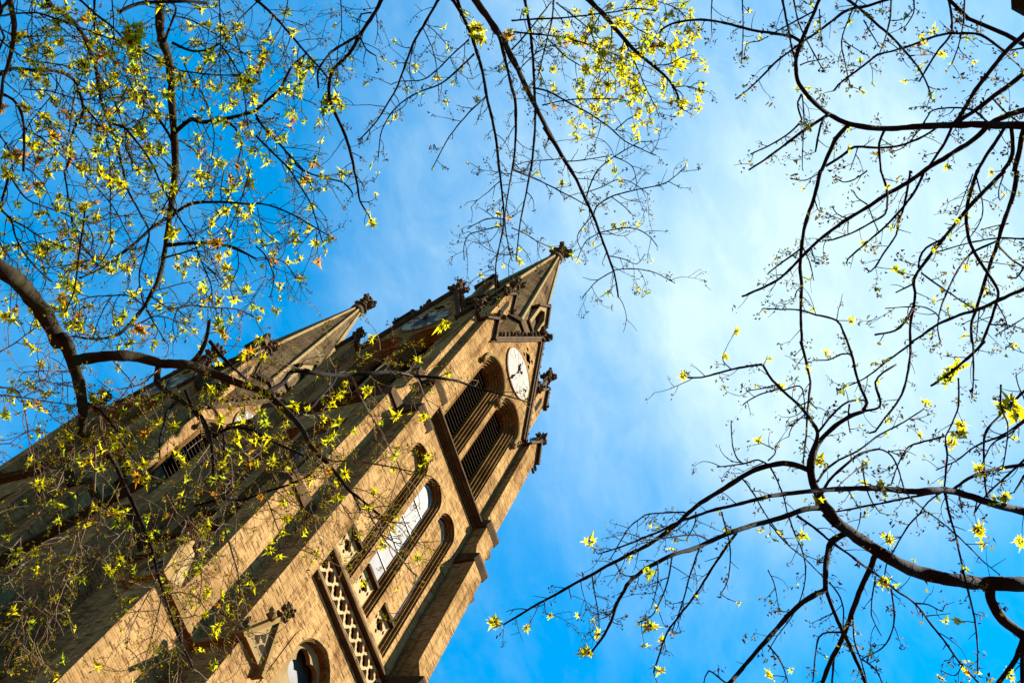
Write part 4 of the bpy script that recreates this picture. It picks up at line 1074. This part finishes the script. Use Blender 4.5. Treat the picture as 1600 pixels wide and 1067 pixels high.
def grow_twig(tw, lf, P, d, L, r0, side, rng, g, depth, mpp):
    v = (P - CAM_POS).normalized(); n = max(3, int(L / mpp / 6)); st = L / n; pts = [P]; rs = [r0]; bend = rng.gauss(0, .10) - .05 * side; p = P.copy(); dd = d.copy()
    for i in range(n):
        dd = (Matrix.Rotation(bend + rng.gauss(0, .06), 3, v) @ dd + Vector((rng.gauss(0, .05), rng.gauss(0, .05), rng.gauss(0, .05) - .012))).normalized()
        p = p + dd * st; pts.append(p.copy()); rs.append(max(r0 * (1 - .55 * (i + 1) / n), .33 * mpp))
        if i and rng.random() < g['node'] * .8: flowers(lf, p + Vector((rng.gauss(0, 1), rng.gauss(0, 1), rng.gauss(0, 1))) * (1.6 * mpp), rng.uniform(2.3, 4.0) * mpp * g.get('fs', 1), rng, g['bud'])
        if depth < 1 and i and rng.random() < g['sub'] * .55:
            s2 = rng.choice((-1, 1)); d2 = (Matrix.Rotation(s2 * rng.uniform(.5, 1.1), 3, v) @ dd + v * rng.uniform(-.35, .35)).normalized()
            grow_twig(tw, lf, p.copy(), d2, L * rng.uniform(.25, .5), max(r0 * .7, .33 * mpp), s2, rng, g, depth + 1, mpp)
    tw.tube(pts, rs, 4)
    x = rng.random()
    if x < g['leaf']:
        R = rng.uniform(*g['R']) * mpp * 1.15; y = rng.random(); c = 'y' if y < g['col'][0] else ('g' if y < g['col'][0] + g['col'][1] else 'o'); tuft(lf, p, R, c, rng)
    elif x < g['leaf'] + g['fl']: flowers(lf, p, rng.uniform(3.0, 5.2) * mpp * g.get('fs', 1), rng, g['bud'])

def make_tree(text, tufts, hub_px, hub_D, D0, label, seed, slope, alt=None):
    rng = random.Random(seed); hub = at(*hub_px, hub_D); hubs = [(hub_px, hub)]; base = Vector((hub.x, hub.y, 0))
    root = empty('tree', base); root['label'] = label; root['category'] = 'tree'; root['group'] = 'trees around the church'
    off = Matrix.Translation(-base); tw = MB(); lf = MB(); done = []; limbs = []
    tr = MB(); up = hub + Vector((0, 0, .3)); ln = [base + Vector((0, 0, -.1)), base + Vector((.03, .02, .25)), base.lerp(hub, .3) + Vector((.10, -.06, 0)), base.lerp(hub, .65) + Vector((-.06, .08, 0)), hub]
    tr.tube(ln, [.36, .26, .22, .20, .17], 14)
    tr.xf(off).build('trunk', BARK, root, uv=False, smooth=True)
    offn = []; pend = []
    def wig(path, k, amp, s0):
        out = []
        for i in range(k + 1):
            x = i / k * (len(path) - 1); j = min(int(x), len(path) - 2); f_ = x - j; f_ = f_ * f_ * (3 - 2 * f_) * .5 + f_ * .5
            p_ = path[j].lerp(path[j + 1], f_); e_ = amp * math.sin(math.pi * i / k)
            out.append(p_ + Vector((noise.noise(Vector((s0, i * .31, 0))), noise.noise(Vector((s0, i * .31, 9))), noise.noise(Vector((s0, i * .31, 18))))) * e_)
        return out
    for s_ in range(3): offn.append((hub + Vector((0, 0, -.25 * s_)), .17))
    if alt:
        h2 = at(*alt, hub_D + .8); bow = wig([hub, hub.lerp(h2, .5) + Vector((0, 0, .7)), h2], 16, .55, seed * 7.3); al = MB()
        br_ = [.125 - .07 * i / 16 for i in range(17)]; al.tube(bow, br_, 12); al.xf(off).build('limb', BARK, root, uv=False, smooth=True); offn += list(zip(bow, br_))
    def near(u, v):
        b = None
        for (q_, D, w) in done:
            d = abs(q_[0] - u) + abs(q_[1] - v)
            if d < 7 + w * .5 and (b is None or d < b[0]): b = (d, D)
        return b
    for ln_ in text.strip().splitlines():
        f = ln_.split(); ox, oy, s = TILE[f[0]]; w0, w1 = float(f[1]), float(f[2])
        raw = [tuple(float(c) for c in t.split(',')) for t in f[3:]]; raw = [(ox + x / s, oy + y / s) for x, y in raw]
        px = cr_spline(raw, 7.0 if w0 > 3 else 5.5)
        n = len(px); a = near(*px[0]); b = near(*px[-1]); Lp = sum(math.hypot(px[i + 1][0] - px[i][0], px[i + 1][1] - px[i][1]) for i in range(n - 1))
        u, v = px[0]; Db = D0 + slope(u, v) + rng.uniform(-.5, .5)
        drift = rng.uniform(-1, 1) * .0016 * Lp
        if a and b and Lp > 30: Ds = [a[1] + (b[1] - a[1]) * i / (n - 1) for i in range(n)]
        elif a: Ds = [a[1] * (1 + drift * .5 * i / (n - 1)) for i in range(n)]
        elif b: Ds = [b[1] * (1 + drift * .5 * (1 - i / (n - 1))) for i in range(n)]
        else: Ds = [Db * (1 + drift * .5 * i / (n - 1)) for i in range(n)]
        ph = rng.uniform(0, 99); pts = []; rs = []
        for i, (x, y) in enumerate(px):
            D = Ds[i] + .05 * math.sin(ph + i * .5); w = w0 + (w1 - w0) * i / (n - 1)
            k = .95 + .17 * noise.noise(Vector((ph, i * .45, 0))) + .07 * noise.noise(Vector((ph, i * 1.3, 5))) + (.16 if (w < 6 and i % 5 == 0) else 0)
            jx = noise.noise(Vector((ph, i * .6, 3))) * min(1.3, .45 + w * .06); jy = noise.noise(Vector((ph, i * .6, 7))) * min(1.3, .45 + w * .06)
            pts.append(at(x + jx, y + jy, D)); rs.append(max(.45, w * .5) * k * D / FPX)
            done.append(((x, y), Ds[i], w))
        # carry the limb on to its tree outside the picture
        if a is None and w0 >= 2 and (px[0][0] < 12 or px[0][0] > 1588 or px[0][1] < 12):
            pend.append((rs[0], pts[0].copy(), (pts[0] - pts[min(3, n - 1)]).normalized(), w0, Ds[0]))
        big = w0 >= 4.5
        mb = MB() if big else tw
        mb.tube(pts, rs, 14 if w0 > 10 else (9 if big else 5))
        if big: limbs.append((w0, mb))
        # side twigs
        acc = rng.uniform(3, 12); side = 1; k0 = len(pts) - n
        for i in range(1, n):
            acc -= math.hypot(px[i][0] - px[i - 1][0], px[i][1] - px[i - 1][1]); x, y = px[i]
            if not (-60 < x < 1660 and -60 < y < 1127): continue
            if acc <= 0:
                g = region(x, y); w = w0 + (w1 - w0) * i / (n - 1); acc = g['sp'] * rng.uniform(.5, 1.5) * (1.0 if w < 7 else 2.6)
                P = pts[k0 + i]; t = (pts[k0 + i] - pts[k0 + i - 1]).normalized(); vv = (P - CAM_POS).normalized(); mpp = Ds[i] / FPX; side = -side if rng.random() < .75 else side
                d = (Matrix.Rotation(side * rng.uniform(.55, 1.25), 3, vv) @ t + vv * rng.uniform(-.45, .45)).normalized()
                grow_twig(tw, lf, P.copy(), d, rng.uniform(*g['L']) * mpp * (1 if rng.random() < .8 else 1.5), min(rs[k0 + i] * .75, rng.uniform(.62, .95) * mpp), side, rng, g, 0, mpp)
        g = region(*px[-1]); mpp = Ds[-1] / FPX
        if w1 < 3 and -20 < px[-1][0] < 1620:
            if rng.random() < g['leaf']: tuft(lf, pts[-1], rng.uniform(*g['R']) * mpp, 'y', rng)
            elif rng.random() < .7: flowers(lf, pts[-1], rng.uniform(2.6, 4.0) * mpp * g.get('fs', 1), rng, g['bud'])
    # outside the picture the limbs fork off one another, thick ones first, back to the trunk
    pend.sort(key=lambda e: -e[0])
    for (r0, p0, t0, w0, D_) in pend:
        best = None
        for (c_, rc) in offn:
            d_ = c_ - p0; L_ = d_.length
            if L_ < .3 or rc < r0 * .95: continue
            cost = L_ * (1.7 - d_.normalized().dot(t0)) * rng.uniform(.9, 1.15)
            if best is None or cost < best[0]: best = (cost, c_, rc)
        if best is None: best = (0, hub, .17)
        c_, rc = best[1], best[2]; L_ = (c_ - p0).length; k = max(6, int(L_ / .16)); c1 = p0 + t0 * L_ * .4; c2 = c_ + (p0 - c_).normalized() * L_ * .25 + Vector((0, 0, .08 * L_)); ph = rng.uniform(0, 99); cp_ = []; cr_ = []
        for i in range(k + 1):
            s_ = i / k; e_ = .10 * min(1.6, L_) * math.sin(math.pi * s_)
            q_ = p0 * (1 - s_) ** 3 + c1 * 3 * s_ * (1 - s_) ** 2 + c2 * 3 * s_ * s_ * (1 - s_) + c_ * s_ ** 3
            cp_.append(q_ + Vector((noise.noise(Vector((ph, i * .45, 0))), noise.noise(Vector((ph, i * .45, 9))), noise.noise(Vector((ph, i * .45, 18))))) * e_ * 1.6)
            cr_.append((r0 + (min(rc * .9, r0 * 2.0) - r0) * s_) * (1 + .12 * noise.noise(Vector((ph, i * .8, 4)))))
        mb = MB() if w0 >= 4.5 else tw; mb.tube(cp_, cr_, 9 if w0 >= 4.5 else 6)
        if w0 >= 4.5: limbs.append((w0, mb))
        offn += list(zip(cp_[2:], cr_[2:])); mpp = D_ / FPX; g = region(80 if seed < 3 else 1500, 200)
        for i in range(3, k - 1):
            if rng.random() < .55:
                vv = (cp_[i] - CAM_POS).normalized(); tt = (cp_[i] - cp_[i - 1]).normalized(); sd2 = rng.choice((-1, 1))
                d_ = (Matrix.Rotation(sd2 * rng.uniform(.6, 1.3), 3, vv) @ -tt + vv * rng.uniform(-.7, .7)).normalized()
                if d_.dot(t0) > -.2: grow_twig(tw, lf, cp_[i].copy(), d_, rng.uniform(20, 70) * mpp, .9 * mpp, sd2, rng, g, 0, mpp)
    limbs.sort(key=lambda t: -t[0])
    for i, (w, mb) in enumerate(limbs):
        if i < 95: mb.xf(off).build('limb', BARK if (w > 8.5 and seed != 3) else BARK_SILH, root, uv=False, smooth=True, recalc=False)  # right tree and thinner limbs take the painted silhouette tone
        else: tw.join(mb)
    for (x, y, R, c) in tufts:
        best = min(done, key=lambda q_: abs(q_[0][0] - x) + abs(q_[0][1] - y)); D = best[1]; mpp = D / FPX; P = at(x, y, D)
        bu, bv = best[0]; d = math.hypot(bu - x, bv - y)
        if d > 4: tw.tube([at(bu, bv, D), at((bu + x) / 2 + rng.uniform(-2, 2), (bv + y) / 2 + rng.uniform(-2, 2), D), P], [.8 * mpp, .6 * mpp, .5 * mpp], 4)
        c = 'y' if (c == 'o' and rng.random() < .5) else c; R *= .92 if x < 1100 else .84; tuft(lf, P, R * mpp * 1.1, c, rng); tuft(lf, P + Vector((rng.gauss(0, 1), rng.gauss(0, 1), rng.gauss(0, 1))) * (R * .25 * mpp), R * mpp * .85, c, rng)
    t = tw.xf(off).build('twigs', TWIG_LIT if seed == 1 else BARK_SILH, root, uv=False, recalc=False); t['kind'] = 'stuff'  # painted sunlit tone on the left tree, silhouette tone on the others
    l = lf.xf(off).build('leaves', [LEAF_Y, LEAF_G, LEAF_O, BUD], root, uv=False, recalc=False); l['kind'] = 'stuff'
TF = []
for t in TUFTS.split(): a, b, c = t.split(','); TF.append((float(a), float(b), float(c[:-1]), c[-1]))
isl = lambda t: t[0] < 720 and t[1] > 560 or (t[0] < 460 and t[1] > 545)
isr = lambda t: t[0] > 1105 or (t[0] > 1040 and t[1] > 450) or (t[1] > 800 and t[0] > 720)
make_tree(LEFT, [t for t in TF if isl(t)], (-480, 440), 8.2, 7.6, 'leafing tree on the left with a thick mossy limb crossing the brick towers', 1, lambda u, v: .0012 * (u - 200) + .0006 * (v - 700))
make_tree(TOP, [t for t in TF if not isl(t) and not isr(t)], (420, -520), 9.5, 8.8, 'yellow leafed tree whose branches hang from the top edge into the blue sky', 2, lambda u, v: .0008 * (u - 500) - .0012 * v + .25, (-420, -160))
make_tree(RIGHT, [t for t in TF if isr(t)], (2080, 600), 8.0, 7.4, 'nearly bare tree on the right with dark curving limbs against pale sky', 3, lambda u, v: -.0008 * (u - 1300) - .0006 * (v - 500), (1350, -560))
